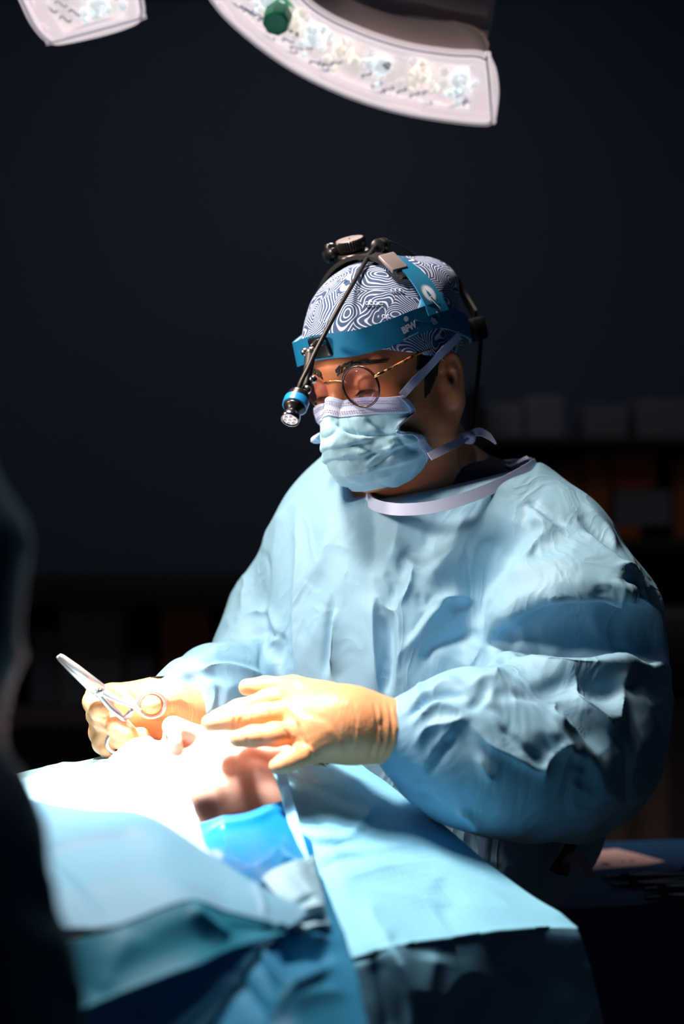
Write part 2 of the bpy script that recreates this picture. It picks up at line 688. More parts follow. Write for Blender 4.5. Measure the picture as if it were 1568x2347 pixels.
# shelf rack on the right
rk = empty('shelf_rack', 'dark open shelf rack behind the near shoulder', 'shelf', P(1400, 1500, 4.2) * [1, 1, 0])
for y in (1000, 1238):
    obj('shelf_board', bx(1090, 1760, y, y + 24, 3.95, .42), M['cab_dark'], rk, smooth=False)
for x in (1086, 1740):
    obj('upright', bx(x, x + 20, 880, 2500, 3.95, .42), M['cab_dark'], rk, smooth=False)
obj('back_panel', bx(1090, 1760, 1020, 1500, 4.36, .02), M['cab_dark'], rk, smooth=False)
for (x0, x1, y0, y1, mk, lb, ct) in ((1112, 1200, 928, 1004, 'box_a', 'grey carton at the left end of the upper shelf', 'carton'), (1206, 1292, 908, 1004, 'box_a', 'taller grey carton on the upper shelf', 'carton'),
                                     (1340, 1440, 930, 1004, 'box_b', 'low carton in the middle of the upper shelf', 'carton'), (1460, 1580, 915, 1004, 'box_b', 'wide carton at the right of the upper shelf', 'carton'),
                                     (1270, 1330, 1060, 1236, 'amber', 'dim amber bin nearest the shoulder on the lower shelf', 'bin'), (1336, 1400, 1040, 1236, 'amber', 'amber bin left of the brightest orange bin', 'bin'),
                                     (1406, 1505, 1036, 1122, 'orange', 'brightest orange bin on the lower shelf', 'bin'), (1410, 1540, 1122, 1208, 'box_b', 'blue grey carton under the orange bin', 'carton'),
                                     (1400, 1470, 1208, 1236, 'orange', 'flat orange tray under the blue grey carton', 'tray'), (1545, 1620, 1050, 1236, 'amber', 'amber bin at the right edge of the lower shelf', 'bin')):
    obj('carton' if ct == 'carton' else ('tray' if ct == 'tray' else 'storage_bin'), bx(x0, x1, y0, y1, 4.05, .2), M[mk], label=lb, cat=ct, smooth=False)
st_ = empty('trolley', 'pale rounded stool seat in the shadow behind the elbow', 'stool', P(1560, 1500, 3.2) * [1, 1, 0])
obj('seat', lathe(P(1570, 1560, 3.2), (0, 0, 1), [(0, .10), (.01, .12), (.14, .12), (.16, .10)], 28), M['curtain'], st_)
obj('column', lathe(P(1570, 1560, 3.2) * [1, 1, 0] + [0, 0, .05], (0, 0, 1), [(0, .03), (P(0, 1560, 3.2)[2] - .05, .03)], 14), M['dark_steel'], st_)
obj('base', lathe(P(1570, 1560, 3.2) * [1, 1, 0], (0, 0, 1), [(0, .22), (.04, .20), (.06, .04)], 24), M['dark_steel'], st_)
# pale mesh curtain low at the right, and the instrument table in front of it
V_, Q_, _u = patch([[P(x, y, 2.9 + .012 * ((k % 2) * 2 - 1) * (1 + .6 * math.sin(k * 1.7))) for k, x in enumerate(range(1320, 1760, 52))] for y in (1600, 1760, 1960, 2300)], 90, 20)
obj('curtain', (V_, Q_), M['curtain'], label='grey patterned curtain behind the instrument table', cat='curtain')

TT = ZC + (1173.5 - 2000) / FPX * 1.95         # height of the instrument table top


def tt(px, py, lift=0.0):
    d = P(px, py, 1.) - EYE
    return EYE + d * ((TT + lift - ZC) / d[2])


M['cover'] = mat('blue_table_cover', (.008, .06, .17), .6, bump=.2, bscale=300)
it = empty('instrument_table', 'instrument table under a dark blue cover behind the surgeon', 'table', tt(1560, 2000) * [1, 1, 0])
a, b, c, d_ = tt(1262, 2085), tt(1900, 2050), tt(1760, 1918), tt(1290, 1932)
V_ = np.array([a, b, c, d_])
V_ = np.vstack([V_, V_ - [0, 0, .02], V_ - [0, 0, .55]])
obj('table_cover', (V_, [[0, 1, 2, 3], [0, 4, 5, 1], [1, 5, 6, 2], [2, 6, 7, 3], [3, 7, 4, 0], [4, 8, 9, 5], [5, 9, 10, 6], [6, 10, 11, 7], [7, 11, 8, 4]]), M['cover'], it, smooth=False)
for q in (a, b, c, d_):
    w_ = q * .92 + (a + b + c + d_) / 4 * .08
    obj('leg', tube([w_ * [1, 1, 0] + [0, 0, .0], w_ * [1, 1, 0] + [0, 0, TT - .05]], .014, 10), M['dark_steel'], it)
sh = [tt(x, y, .0015) for x, y in ((1318, 1978), (1345, 1952), (1412, 1945), (1460, 1956), (1525, 1974), (1480, 1982), (1360, 1994))]
shv = np.array(sh + [q - [0, 0, .0010] for q in sh])
n_ = len(sh)
pap = obj('paper_towel', (shv, [list(range(n_))] + [[k, k + n_, (k + 1) % n_ + n_, (k + 1) % n_] for k in range(n_)]), mat('pale_paper', (.80, .58, .60), .8),
          label='pale paper sheet with blood spots on the instrument table', cat='paper', smooth=False)
for (x, y, r) in ((1388, 1981, .0065), (1428, 1975, .003), (1448, 1973, .0035)):
    obj('blood_spot', lathe(tt(x, y, .0016), (0, 0, 1), [(0, r), (.0004, r * .7)], 10, wob=.2), M['blood'], pap)
grp = 'instruments on the back table'
INS = ((1380, 2012, 1580, 2000, 'long dark instrument lying furthest back on the table', 'rod'), (1400, 2030, 1600, 2018, 'dark clamp lying in the middle of the table', 'clamp'), (1475, 2040, 1640, 2024, 'dark clamp with a shining tip at the front', 'clamp'), (1478, 2060, 1650, 2046, 'dark clamp nearest the table edge', 'clamp'))
for k, (x0, y0, x1, y1, lb, kd) in enumerate(INS):
    p0, p1 = tt(x0, y0, .006), tt(x1, y1, .006)
    e_ = empty('clamp', lb, 'instrument', p0 - [0, 0, .006], grp)
    sd = unit(np.cross(p1 - p0, [0, 0, 1.]))
    obj('jaw', tube([p0, p0 * .7 + p1 * .3], [.0028, .005], 8), M['dark_steel'], e_)
    for s in (-1, 1):
        obj('shank', tube([p0 * .7 + p1 * .3, p0 * .35 + p1 * .65 + sd * .006 * s, p1 + sd * .012 * s], [.0045, .0035, .003], 8, 12), M['dark_steel'], e_)
        cR = p1 + sd * .016 * s + unit(p1 - p0) * .012
        obj('finger_ring', tube([cR + (unit(p1 - p0) * math.cos(t) + sd * math.sin(t)) * .012 for t in np.linspace(0, 6.283, 20, endpoint=False)], .0026, 6, closed=True), M['dark_steel'], e_)


# ------------------------------------------------------------------ surgeon: head frame
def head_frame(psi, pit, rol):
    s, p, r = math.radians(psi), math.radians(pit), math.radians(rol)
    Fh = np.array([-math.sin(s), -math.cos(s), 0])
    Z = np.array([0, 0, 1.])
    F = math.cos(p) * Fh - math.sin(p) * Z
    U0 = math.sin(p) * Fh + math.cos(p) * Z
    L0 = np.array([math.cos(s), -math.sin(s), 0])
    return np.array([math.cos(r) * L0 + math.sin(r) * U0, F, math.cos(r) * U0 - math.sin(r) * L0])


HM = head_frame(43, 16.5, 3.5)          # rows: left, forward, up
HE = P(780, 888, 1.585)                 # midpoint between the pupils
CRC, CRR = np.array([0, -.087, .032]), np.array([.077, .096, .09])



def H(*a):
    q = np.atleast_2d(np.array(a, float))
    w = HE + q @ HM
    return w[0] if len(a) == 3 and np.ndim(a[0]) == 0 else w


def Hl(V):
    return HE + np.asarray(V, float) @ HM


def toH(V):
    return (np.asarray(V) - HE) @ HM.T


def hit(px, py, off):
    """Point of the (enlarged) skull ellipsoid at a photo pixel, in head coordinates."""
    rr = CRR + off
    o = (HM @ (EYE - HE) - CRC) / rr
    d = (HM @ (P(px, py, 1.) - EYE)) / rr
    a, b, c = d @ d, o @ d, o @ o - 1
    D = b * b - a * c
    if D < 0:
        s = o - b / a * d
        return s / np.linalg.norm(s) * rr + CRC
    return (o + (-b - math.sqrt(D)) / a * d) * rr + CRC


def onx(px, py, x):
    """Head coordinates of the point at a photo pixel with a given distance x from the median plane."""
    o = HM @ (EYE - HE)
    d = HM @ (P(px, py, 1.) - EYE)
    return o + d * (x - o[0]) / d[0]


def cran_n(p):
    return unit((np.asarray(p) - CRC) / CRR ** 2)


def head_sdf(q, closed=False, ears=True):
    ax = q.copy()
    ax[:, 0] = np.abs(ax[:, 0])
    d = ell(q, CRC, CRR)
    d = smin(d, ell(q, (0, -.050, -.030), (.061, .056, .078)), .03)
    d = smin(d, cap(ax, (.047, -.075, -.062), (.012, -.014, -.103), .019, .017), .025)
    d = smin(d, cap(q, (0, -.012, -.104), (0, -.05, -.098), .016, .02), .02)
    d = smin(d, ell(ax, (.042, -.027, -.030), (.018, .016, .016)), .02)          # cheekbones
    d = smin(d, cap(ax, (.0, .0005, .020), (.046, -.020, .021), .011, .010), .014)   # brow ridge
    d = smin(d, ell(q, (0, .000, -.078), (.03, .022, .024)), .02)                # mouth mound
    d = smax(d, -ell(ax, (.032, .012, -.002), (.019, .019, .0145)), .010)        # sockets
    d = smin(d, chain(q, [(0, .004, .006), (0, .012, -.018), (0, .027, -.043)], [.0085, .0085, .0115], .006), .008)
    d = smin(d, ell(ax, (.0125, .014, -.046), (.008, .012, .008)), .006)
    d = smax(d, -cap(ax, (.0065, .021, -.060), (.0075, .014, -.043), .0060 if closed else .0042, .0040 if closed else .003), .003)
    if closed:                                                                    # lips of the bare face
        d = smin(d, cap(ax, (0, .0195, -.0715), (.02, .008, -.075), .0058, .003), .005)
        d = smin(d, cap(ax, (0, .0185, -.083), (.018, .008, -.079), .0068, .003), .005)
    # lids: an eyeball bulge cut by the slit between the lids
    eb = np.linalg.norm(ax - np.array([.032, -.0125, 0]), axis=1)
    slit = -.0075 if not closed else -.0095
    up = np.maximum(eb - .0146, -(ax[:, 2] - slit + (ax[:, 0] - .032) ** 2 * 8))
    dn = np.maximum(eb - .0138, (ax[:, 2] + .0095 - (ax[:, 0] - .032) ** 2 * 8))
    d = smin(d, up, .003)
    d = smin(d, dn, .003)
    if ears:
        e = (ax - np.array([.0775, -.098, -.017])) / .70
        a = math.radians(28)
        out = e[:, 0] * math.cos(a) - e[:, 1] * -math.sin(a)
        bk = -(e[:, 1]) * math.cos(a) + e[:, 0] * math.sin(a)
        w = np.stack([out, bk, e[:, 2] - bk * .25], 1)
        plate = ell(w, (0, .004, 0), (.006, .019, .033))
        rim = np.abs(np.linalg.norm((w[:, 1:] - [.004, .002]) / [.0165, .0285], axis=1) - 1) * .018
        rimd = np.hypot(rim, w[:, 0] - .003) - .0034
        rimd = np.where((w[:, 1] < -.008) & (w[:, 2] < .012), .02, rimd)
        anti = cap(w, (.003, .007, -.014), (.003, .006, .012), .0042, .0036)
        lobe = ell(w, (.001, .001, -.027), (.0055, .009, .010))
        tragus = cap(w, (.001, -.010, -.008), (.001, -.010, 0), .005)
        ear = smin(smin(plate, rimd, .005), smin(smin(anti, lobe, .006), tragus, .004), .005)
        ear = smax(ear, -ell(w, (.006, -.001, -.003), (.006, .008, .011)), .004)
        d = smin(d, ear * .70, .008)
    return d


SUR = np.array([P(960, 1330, 1.70)[0], 1.72, 0.0])
NECK = [Hl((0, -.09, -.05)), P(1010, 1085, 1.705), P(1000, 1170, 1.74)]


def head_neck(p):
    q = toH(p)
    d = head_sdf(q)
    n = cap(p, Hl((0, -.088, -.045)), P(1008, 1120, 1.70), .056, .058)
    n = smin(n, cap(p, Hl((.0, -.045, -.10)), P(958, 1140, 1.66), .020, .030), .04)
    # sternomastoid band of the near side
    n = smin(n, cap(p, Hl((.062, -.105, -.05)), P(962, 1150, 1.645), .012, .012), .025)
    d = smin(d, n, .03)
    return d


def torso_in(p):
    d = cap(p, P(745, 1245, 1.785), P(1300, 1250, 1.62), .045)
    d = smin(d, ell(p, P(975, 1380, 1.73), (.155, .10, .20)), .06)
    d = smin(d, ell(p, P(930, 1850, 1.73), (.14, .10, .32)), .06)
    d = smin(d, chain(p, [P(1300, 1280, 1.63), P(1350, 1470, 1.61), P(1350, 1690, 1.54), P(1130, 1712, 1.435), P(950, 1682, 1.395)],
                      [.045, .034, .034, .034, .024], .02), .03)
    d = smin(d, chain(p, [P(715, 1290, 1.80), P(620, 1470, 1.80), P(590, 1560, 1.76), P(470, 1600, 1.61), P(412, 1625, 1.55)],
                      [.045, .04, .036, .034, .024], .02), .03)
    d = smin(d, cap(p, P(1008, 1130, 1.70), P(1000, 1230, 1.73), .055, .07), .05)
    return d


hv = mesh_sdf(head_neck, HE - [.15, .13, .22], HE + [.21, .26, .17], .0018, 2)
tv = mesh_sdf(torso_in, [-.36, 1.30, .75], [.42, 1.95, 1.45], .012, 1)
person = obj('person', join(hv, tv), M['skin'],
             label='surgeon in a pale blue gown, wave-print cap and face mask, looking down', cat='person')

# eyes, brows, hair
for s in (-1, 1):
    c = Hl((.032 * s, -.0125, 0))
    ax = unit(np.array([0, .80, -.60])) @ HM
    ey = obj('eye', lathe(c, ax, [(.0131 * math.sin(t), .0131 * math.cos(t)) for t in np.linspace(-1.2, 1.5, 14)], 20), M['eye'], person)
    obj('iris', lathe(c, ax, [(.0131 * math.sin(t) + .0002, .0131 * math.cos(t)) for t in np.linspace(1.12, 1.5, 5)], 20), M['iris'], ey)
    lash = []
    for k in range(22):
        t = (k / 21 - .5)
        x = .032 + t * .024
        z = -.0075 - (x - .032) ** 2 * 8
        y = -.0125 + math.sqrt(max(1e-6, .0147 ** 2 - (x - .032) ** 2 - z * z))
        a = np.array([x * s, y, z])
        lash.append(tube([Hl(a), Hl(a + np.array([t * .004 * s, .0045, -.0030])), Hl(a + np.array([t * .007 * s, .0080, -.0036]))], [.0005, .0004, .0001], 4))
    obj('eyelashes', join(*lash), M['hair'], person)
    brow = []
    rb = random.Random(5)
    for k in range(95):
        t = rb.random()
        x = .011 + t * .043
        zc = .0175 + .0085 * math.sin(min(1, t * 1.25) * 2.0) - .004 * t
        z = zc + (rb.random() - .5) * .0085 * (1 - .55 * t)
        y = .0120 - t * t * .024 - .0015 + (.001 if t < .3 else 0)
        a = np.array([x * s, y, z])
        dv = np.array([(.0045 + .003 * t) * s, -.001 - .0045 * t, .004 * (1 - 1.7 * t)])
        brow.append((a, dv))
    q0 = np.array([a + dv * t for a, dv in brow for t in (0, .5, 1)])     # seat every hair on the brow surface
    lo_, hi_ = q0[:, 1] - .03, q0[:, 1] + .03
    for _ in range(15):
        mid = (lo_ + hi_) / 2
        s_ = head_sdf(np.stack([q0[:, 0], mid, q0[:, 2]], 1), ears=False) < 0
        lo_, hi_ = np.where(s_, mid, lo_), np.where(s_, hi_, mid)
    seat = Hl(np.stack([q0[:, 0], lo_ + .0006, q0[:, 2]], 1)).reshape(-1, 3, 3)
    bg_ = [tube(q, [.0006, .0007, .0002], 4) for q in seat]
    obj('eyebrow', join(*bg_), M['hair'], person)


def side_hair(p):
    q = toH(p)
    d = head_sdf(q, ears=False) - .0022 - .001 * noise(q * 400)
    ax = np.abs(q[:, 0])
    zz = q[:, 2]
    front = np.where(zz > -.004, -.052 - .2 * zz, -.064 + .25 * (zz + .004) * -1)
    m = np.maximum(np.maximum(q[:, 1] - front, -.092 - q[:, 1] - np.where(zz > .012, .03, 0)), np.maximum(zz - .04, -.036 - zz))
    back = np.maximum(np.maximum(q[:, 1] + .125, zz - .04), -.055 - zz)
    return np.maximum(d, np.minimum(np.maximum(m, .05 - ax), back))


obj('hair', mesh_sdf(side_hair, HE - [.15, .13, .10], HE + [.21, .26, .08], .0025, 1), M['hair'], person)


# ------------------------------------------------------------------ cap
def cap_out(q):
    d = ell(q, CRC, CRR + np.array([.0095, .006, .0085]))
    # loose cloth gathered behind the crown strap
    d = smin(d, ell(q, (.03, -.135, .085), (.045, .05, .036)), .03)
    w = crumple(q, 24, .5) * .0035 + crumple(q + 3, 60, .4) * .0012
    back = np.clip((-.10 - q[:, 1]) / .03, .25, 1)
    return d - w * back


def cap_sdf(p):
    q = toH(p)
    d = cap_out(q)
    y = q[:, 1]
    edge = np.interp(y, [-.20, -.15, -.11, -.07, -.02, .03], [-.035, -.018, .004, .010, .030, .048])
    return np.maximum(np.maximum(d, -(d + .006)), edge - q[:, 2])


def cap_material():
    m = mat('wave_print_cap', (.05, .1, .2), .85)
    nt, b = nodes_of(m)
    N, Lk = nt.nodes.new, nt.links.new
    tc = N('ShaderNodeTexCoord')
    nz = N('ShaderNodeTexNoise')
    nz.inputs['Scale'].default_value = 26
    nz.inputs['Detail'].default_value = 1
    Lk(tc.outputs['Object'], nz.inputs['Vector'])
    sc = N('ShaderNodeVectorMath'); sc.operation = 'MULTIPLY_ADD'
    sc.inputs[1].default_value = (.030,) * 3
    Lk(nz.outputs['Color'], sc.inputs[0]); Lk(tc.outputs['Object'], sc.inputs[2])
    v = N('ShaderNodeTexVoronoi')
    v.inputs['Scale'].default_value = 21
    v.inputs['Randomness'].default_value = .95
    Lk(sc.outputs[0], v.inputs['Vector'])
    mu = N('ShaderNodeMath'); mu.operation = 'MULTIPLY'; mu.inputs[1].default_value = 98
    Lk(v.outputs['Distance'], mu.inputs[0])
    # a different start phase in every cell so that the rings break where waves meet
    ph = N('ShaderNodeMath'); ph.operation = 'MULTIPLY_ADD'; ph.inputs[1].default_value = 9
    sx = N('ShaderNodeSeparateColor')
    Lk(v.outputs['Color'], sx.inputs[0]); Lk(sx.outputs[0], ph.inputs[0]); Lk(mu.outputs[0], ph.inputs[2])
    sn = N('ShaderNodeMath'); sn.operation = 'SINE'; Lk(ph.outputs[0], sn.inputs[0])
    rp = N('ShaderNodeMapRange'); rp.inputs[1].default_value = .30; rp.inputs[2].default_value = .75
    Lk(sn.outputs[0], rp.inputs[0])
    mx = N('ShaderNodeMix'); mx.data_type = 'RGBA'
    mx.inputs['A'].default_value = (.026, .075, .19, 1)
    mx.inputs['B'].default_value = (.54, .67, .90, 1)
    Lk(rp.outputs[0], mx.inputs['Factor']); Lk(mx.outputs['Result'], b.inputs['Base Color'])
    return m


M['cap'] = cap_material()
capo = obj('surgical_cap', mesh_sdf(cap_sdf, HE - [.15, .13, .07], HE + [.2, .27, .17], .0021, 1), M['cap'], person)
for (px, py, n, s) in ((900, 665, 3, 1), (842, 695, 4, 1), (775, 640, 2, 1.2), (822, 662, 1, 1), (735, 735, 2, 1), (880, 725, 2, 1)):
    for k in range(n):
        c = hit(px + k * 10 * s, py, .0092)
        nn = cran_n(c)
        e1 = unit(np.cross([0, 0, 1.], nn)) * -1
        e1 = -unit(np.array([0, 1., 0]) - nn * nn[1])
        e2 = np.cross(nn, e1)
        e2 = e2 if e2[2] > 0 else -e2
        pts = [c + (e1 * math.cos(t) + e2 * math.sin(t)) * .0030 * s * (.35 + .65 * t / 5.2) + nn * .0006 for t in np.linspace(0, 5.2, 12)]
        obj('printed_curl', tube(Hl(np.array(pts)), .0006, 4), M['print'], capo)


# ------------------------------------------------------------------ gown
COLLAR = A((846, 1122, 1.650), (856, 1142, 1.610), (885, 1153, 1.580), (930, 1157, 1.562), (1000, 1150, 1.560), (1080, 1126, 1.575), (1150, 1096, 1.600),
           (1212, 1062, 1.640), (1216, 1056, 1.70), (1150, 1060, 1.77), (1040, 1080, 1.81), (930, 1100, 1.80), (866, 1112, 1.73))
cc = COLLAR.mean(0)
_u, _s, _vt = np.linalg.svd(COLLAR - cc)
CN = _vt[2] if _vt[2][2] > 0 else -_vt[2]
CA, CB = np.abs((COLLAR - cc) @ _vt[0]).max(), np.abs((COLLAR - cc) @ _vt[1]).max()
TY = math.radians(22)
TR = np.array([[math.cos(TY), -math.sin(TY), 0], [math.sin(TY), math.cos(TY), 0], [0, 0, 1]])


def gown_sdf(p):
    ch = ell(p, P(955, 1400, 1.705), (.190, .125, .235), TR)
    d = smin(ch, ell(p, P(925, 1840, 1.705), (.172, .132, .34), TR), .08)
    d = smin(d, ell(p, P(1190, 1800, 1.745), (.115, .11, .155)), .06)
    d = smin(d, cap(p, P(762, 1266, 1.775), P(1262, 1272, 1.635), .064, .072), .08)
    d = smin(d, cap(p, P(808, 1196, 1.73), P(1110, 1172, 1.66), .05, .046), .05)
    d = smin(d, cap(p, P(1110, 1165, 1.66), P(1198, 1146, 1.675), .040, .036), .04)
    d = smin(d, ell(p, P(1195, 1250, 1.70), (.07, .08, .06)), .05)
    # the near arm: a wide sleeve bending at the elbow
    la = chain(p, [P(1285, 1292, 1.635), P(1322, 1420, 1.585), P(1328, 1600, 1.54), P(1300, 1720, 1.50)], [.074, .086, .088, .086], .05)
    la = smin(la, chain(p, [P(1300, 1718, 1.50), P(1150, 1730, 1.44), P(1040, 1705, 1.41), P(935, 1686, 1.388)], [.080, .078, .066, .034], .04), .06)
    la = smax(la, -chain(p, [P(1130, 1470, 1.535), P(1235, 1445, 1.485), P(1345, 1436, 1.478), P(1440, 1446, 1.490), P(1520, 1462, 1.53)], [.006, .024, .034, .032, .024], .02), .012)
    d = smin(d, la, .028)
    ra = chain(p, [P(704, 1302, 1.785), P(632, 1400, 1.80), P(600, 1500, 1.77), P(585, 1560, 1.73)], [.068, .058, .058, .058], .03)
    ra = smin(ra, chain(p, [P(585, 1560, 1.73), P(500, 1590, 1.64), P(440, 1610, 1.57), P(405, 1628, 1.545)], [.058, .056, .046, .032], .03), .03)
    d = smin(d, ra, .02)
    # neck opening
    rel = p - cc
    cut = rel @ CN
    a, b = rel @ _vt[0], rel @ _vt[1]
    ring = (np.hypot(a / CA, b / CB) - 1.05) * min(CA, CB)
    d = smax(d, -np.maximum(-cut, ring), .010)
    return d


GV, GQ = mesh_sdf(gown_sdf, [-.36, 1.26, .78], [.44, 2.0, 1.48], .0030, 4)
GN = normals(GV, GQ)


def g(*pts):
    """Fold points read off an enlarged view of the gown."""
    return [(500 + .681 * x, 1050 + .681 * y) for x, y in pts]


FOLDS = [
    # near sleeve: long folds from the shoulder into the armpit
    (g((1085, 280), (985, 420), (905, 535), (862, 620), (838, 745)), 15, 50, 18),
    (g((1035, 220), (950, 365), (892, 455), (882, 560), (825, 700)), -16, 22, 55),
    (g((1030, 200), (1095, 238), (1058, 318)), 8, 24, 12),
    (g((1090, 270), (1060, 350)), -7, 26, 10),
    (g((1045, 140), (1110, 192), (1170, 228)), -6, 5, 5),
    (g((1040, 158), (1100, 210), (1150, 245)), 4, 6, 16),
    (g((1215, 185), (1300, 270), (1405, 365)), -8, 9, 12),
    (g((1225, 150), (1300, 225), (1350, 310)), 5, 16, 8),
    (g((1215, 240), (1310, 325), (1400, 395)), 7, 9, 16),
    (g((1000, 420), (1100, 380), (1190, 330), (1200, 250)), 7, 30, 50),
    # the overhanging roll above the elbow and the hollow under it
    (g((1455, 440), (1350, 466), (1270, 452), (1150, 466), (1040, 516), (962, 560), (905, 640)), 20, 13, 62),
    (g((1470, 575), (1300, 545), (1150, 560), (1050, 595), (975, 665)), -17, 62, 34),
    (g((955, 575), (985, 610), (940, 690)), -12, 16, 16),
    (g((1040, 620), (1120, 560), (1230, 540), (1330, 560)), 4, 26, 12),
    (g((1150, 640), (1260, 590), (1400, 600)), -4, 14, 22),
    (g((1475, 700), (1370, 692), (1250, 700), (1120, 688), (1010, 650), (945, 652)), 15, 24, 36),
    (g((1010, 650), (950, 700), (920, 760)), 6, 14, 14),
    (g((1400, 770), (1290, 785), (1180, 748), (1050, 768)), -12, 20, 18),
    (g((1120, 690), (1205, 745), (1225, 800), (1350, 925)), 11, 28, 12),
    (g((1380, 700), (1370, 780), (1355, 920)), 7, 12, 30),
    (g((1060, 780), (1150, 795), (1230, 880), (1310, 990)), -11, 16, 20),
    (g((1100, 790), (1150, 800), (1130, 850), (1170, 900)), 6, 7, 7),
    (g((1180, 830), (1160, 880), (1220, 915)), 5, 8, 8),
    # forearm
    (g((835, 775), (905, 740), (965, 775), (1060, 870), (1120, 950), (1165, 1010)), 9, 30, 12),
    (g((905, 745), (890, 800), (840, 850)), -6, 10, 10),
    (g((930, 780), (1000, 800), (1090, 800)), -6, 14, 12),
    (g((1108, 1095), (1100, 1040), (1140, 985), (1200, 960)), 7, 10, 18),
    (g((645, 850), (700, 790), (760, 755), (825, 752)), 8, 16, 14),
    (g((650, 905), (730, 830), (830, 860)), 7, 10, 14),
    (g((640, 875), (740, 800), (830, 800)), -6, 8, 8),
    (g((660, 980), (700, 910), (800, 890), (850, 860)), 6, 12, 12),
    (g((690, 1080), (740, 1000), (800, 930)), -7, 14, 8),
    (g((800, 900), (720, 1010), (690, 1090)), 6, 10, 20),
    (g((830, 865), (900, 960), (1000, 1012), (1090, 1072)), 8, 22, 8),
    (g((870, 1000), (900, 1060), (930, 1100)), 5, 14, 8),
    (g((960, 900), (1040, 985), (1110, 1030)), -5, 9, 9),
    (g((880, 830), (960, 850), (1010, 930)), -4, 16, 16),
    (g((1100, 860), (1160, 960), (1260, 1040)), 6, 20, 12),
    (g((1200, 1000), (1260, 1060), (1230, 1120)), -6, 20, 20),
    # shoulder gathers at the outline
    (g((1330, 375), (1400, 385), (1440, 430)), 8, 8, 6),
    (g((1340, 420), (1400, 420), (1445, 470)), -7, 6, 6),
    (g((1300, 430), (1370, 450), (1420, 520)), 6, 8, 8),
    (g((1260, 440), (1350, 448)), -5, 4, 4),
    (g((1345, 440), (1350, 480), (1410, 500)), 4, 4, 4),
    # chest
    (g((382, 480), (372, 580), (352, 735)), -6, 5, 9),
    (g((385, 500), (385, 600), (372, 735)), 6, 18, 5),
    (g((262, 170), (265, 330), (255, 520), (262, 740)), 5, 14, 9),
    (g((380, 190), (350, 330), (300, 420)), 4, 26, 18),
    (g((528, 440), (530, 600), (545, 800)), 6, 5, 30),
    (g((560, 520), (575, 650), (565, 800)), -7, 16, 14),
    (g((598, 500), (604, 620), (585, 800)), 6, 16, 6),
    (g((612, 390), (628, 330), (660, 310)), -4, 7, 7),
    (g((655, 350), (640, 430), (610, 490)), 5, 8, 5),
    (g((560, 380), (590, 430), (580, 480)), -4, 6, 6),
    (g((535, 450), (560, 500), (600, 520)), 4, 6, 5),
    (g((670, 450), (690, 500), (720, 460)), -4, 7, 7),
    (g((612, 670), (690, 560), (770, 470), (850, 470)), 7, 12, 20),
    (g((640, 610), (700, 520), (760, 480)), -4, 6, 6),
    (g((770, 480), (800, 500), (860, 490)), -4, 6, 6),
    (g((690, 700), (720, 640), (800, 610), (880, 590)), -6, 9, 12),
    (g((668, 800), (690, 700), (760, 655), (860, 650)), 6, 14, 8),
    (g((700, 800), (730, 720), (830, 700)), -4, 20, 16),
    (g((505, 120), (520, 250), (505, 400)), -5, 30, 30),
    (g((610, 190), (590, 300), (560, 360)), 4, 30, 18),
    (g((840, 180), (790, 300), (690, 420)), 6, 40, 24),
    (g((720, 200), (690, 300), (640, 350)), -4, 24, 24),
    (g((170, 500), (200, 600), (160, 640)), 5, 8, 8),
    (g((160, 580), (215, 610), (205, 690)), -4, 6, 6),
    (g((110, 300), (155, 350), (150, 500), (155, 735)), -6, 8, 6),
    (g((225, 170), (150, 250), (108, 310)), 4, 14, 8),
    # belly below the hand
    (g((400, 1010), (500, 1060), (600, 1100), (700, 1180)), 5, 12, 20),
    (g((560, 1060), (640, 1120), (720, 1150)), -5, 8, 10),
    (g((800, 1180), (850, 1210), (880, 1260)), 6, 8, 14),
    # far sleeve
    ([(520, 1450), (560, 1452), (610, 1440)], -7, 9, 9),
    ([(530, 1425), (570, 1405), (615, 1400)], 5, 16, 9),
    ([(462, 1500), (540, 1470), (612, 1462)], 6, 14, 14),
    ([(455, 1520), (530, 1512), (610, 1530)], -5, 9, 9),
    ([(450, 1540), (500, 1520), (560, 1530), (612, 1545)], 6, 10, 10),
    ([(400, 1560), (470, 1540), (520, 1555)], -4, 10, 10),
    ([(430, 1545), (455, 1575), (440, 1625)], -6, 8, 8),
    ([(465, 1560), (490, 1590), (470, 1650)], 6, 10, 8),
    ([(500, 1565), (505, 1610), (480, 1660)], -5, 10, 8),
    ([(540, 1290), (555, 1340), (545, 1400)], 5, 12, 12),
]
FOLDS = [(p, amp * (1.25 if max(abs(amp), 0) < 8 and p[0][0] < 1090 else .95), wl, wr) for p, amp, wl, wr in FOLDS]
GV = sculpt(GV, GN, FOLDS, .08)
_q = pix(GV)
_arm = np.clip((_q[:, 0] - 1060) / 160, 0, 1) + np.clip((600 - _q[:, 0]) / 60, 0, 1)
_top = np.clip((_q[:, 1] - 1120) / 120, 0.05, 1)
GN = normals(GV, GQ)
_w = np.clip(_arm, 0, 1)
_body = crumple(GV * [1, 1, .40], 10, .7) * .0030 + crumple(GV * [1, 1, .5] + 5, 26, .6) * .0009
_slv = crumple(GV, 9, .7) * .0055 + crumple(GV + 5, 24, .6) * .0016
_d = _body * (1 - _w) + _slv * _w + noise(GV * 60) * .0002
GV = GV + GN * (_d * _top)[:, None]
GV = laplace(GV, GQ, 1)
gown = obj('gown', (GV, GQ), M['gown'], person)

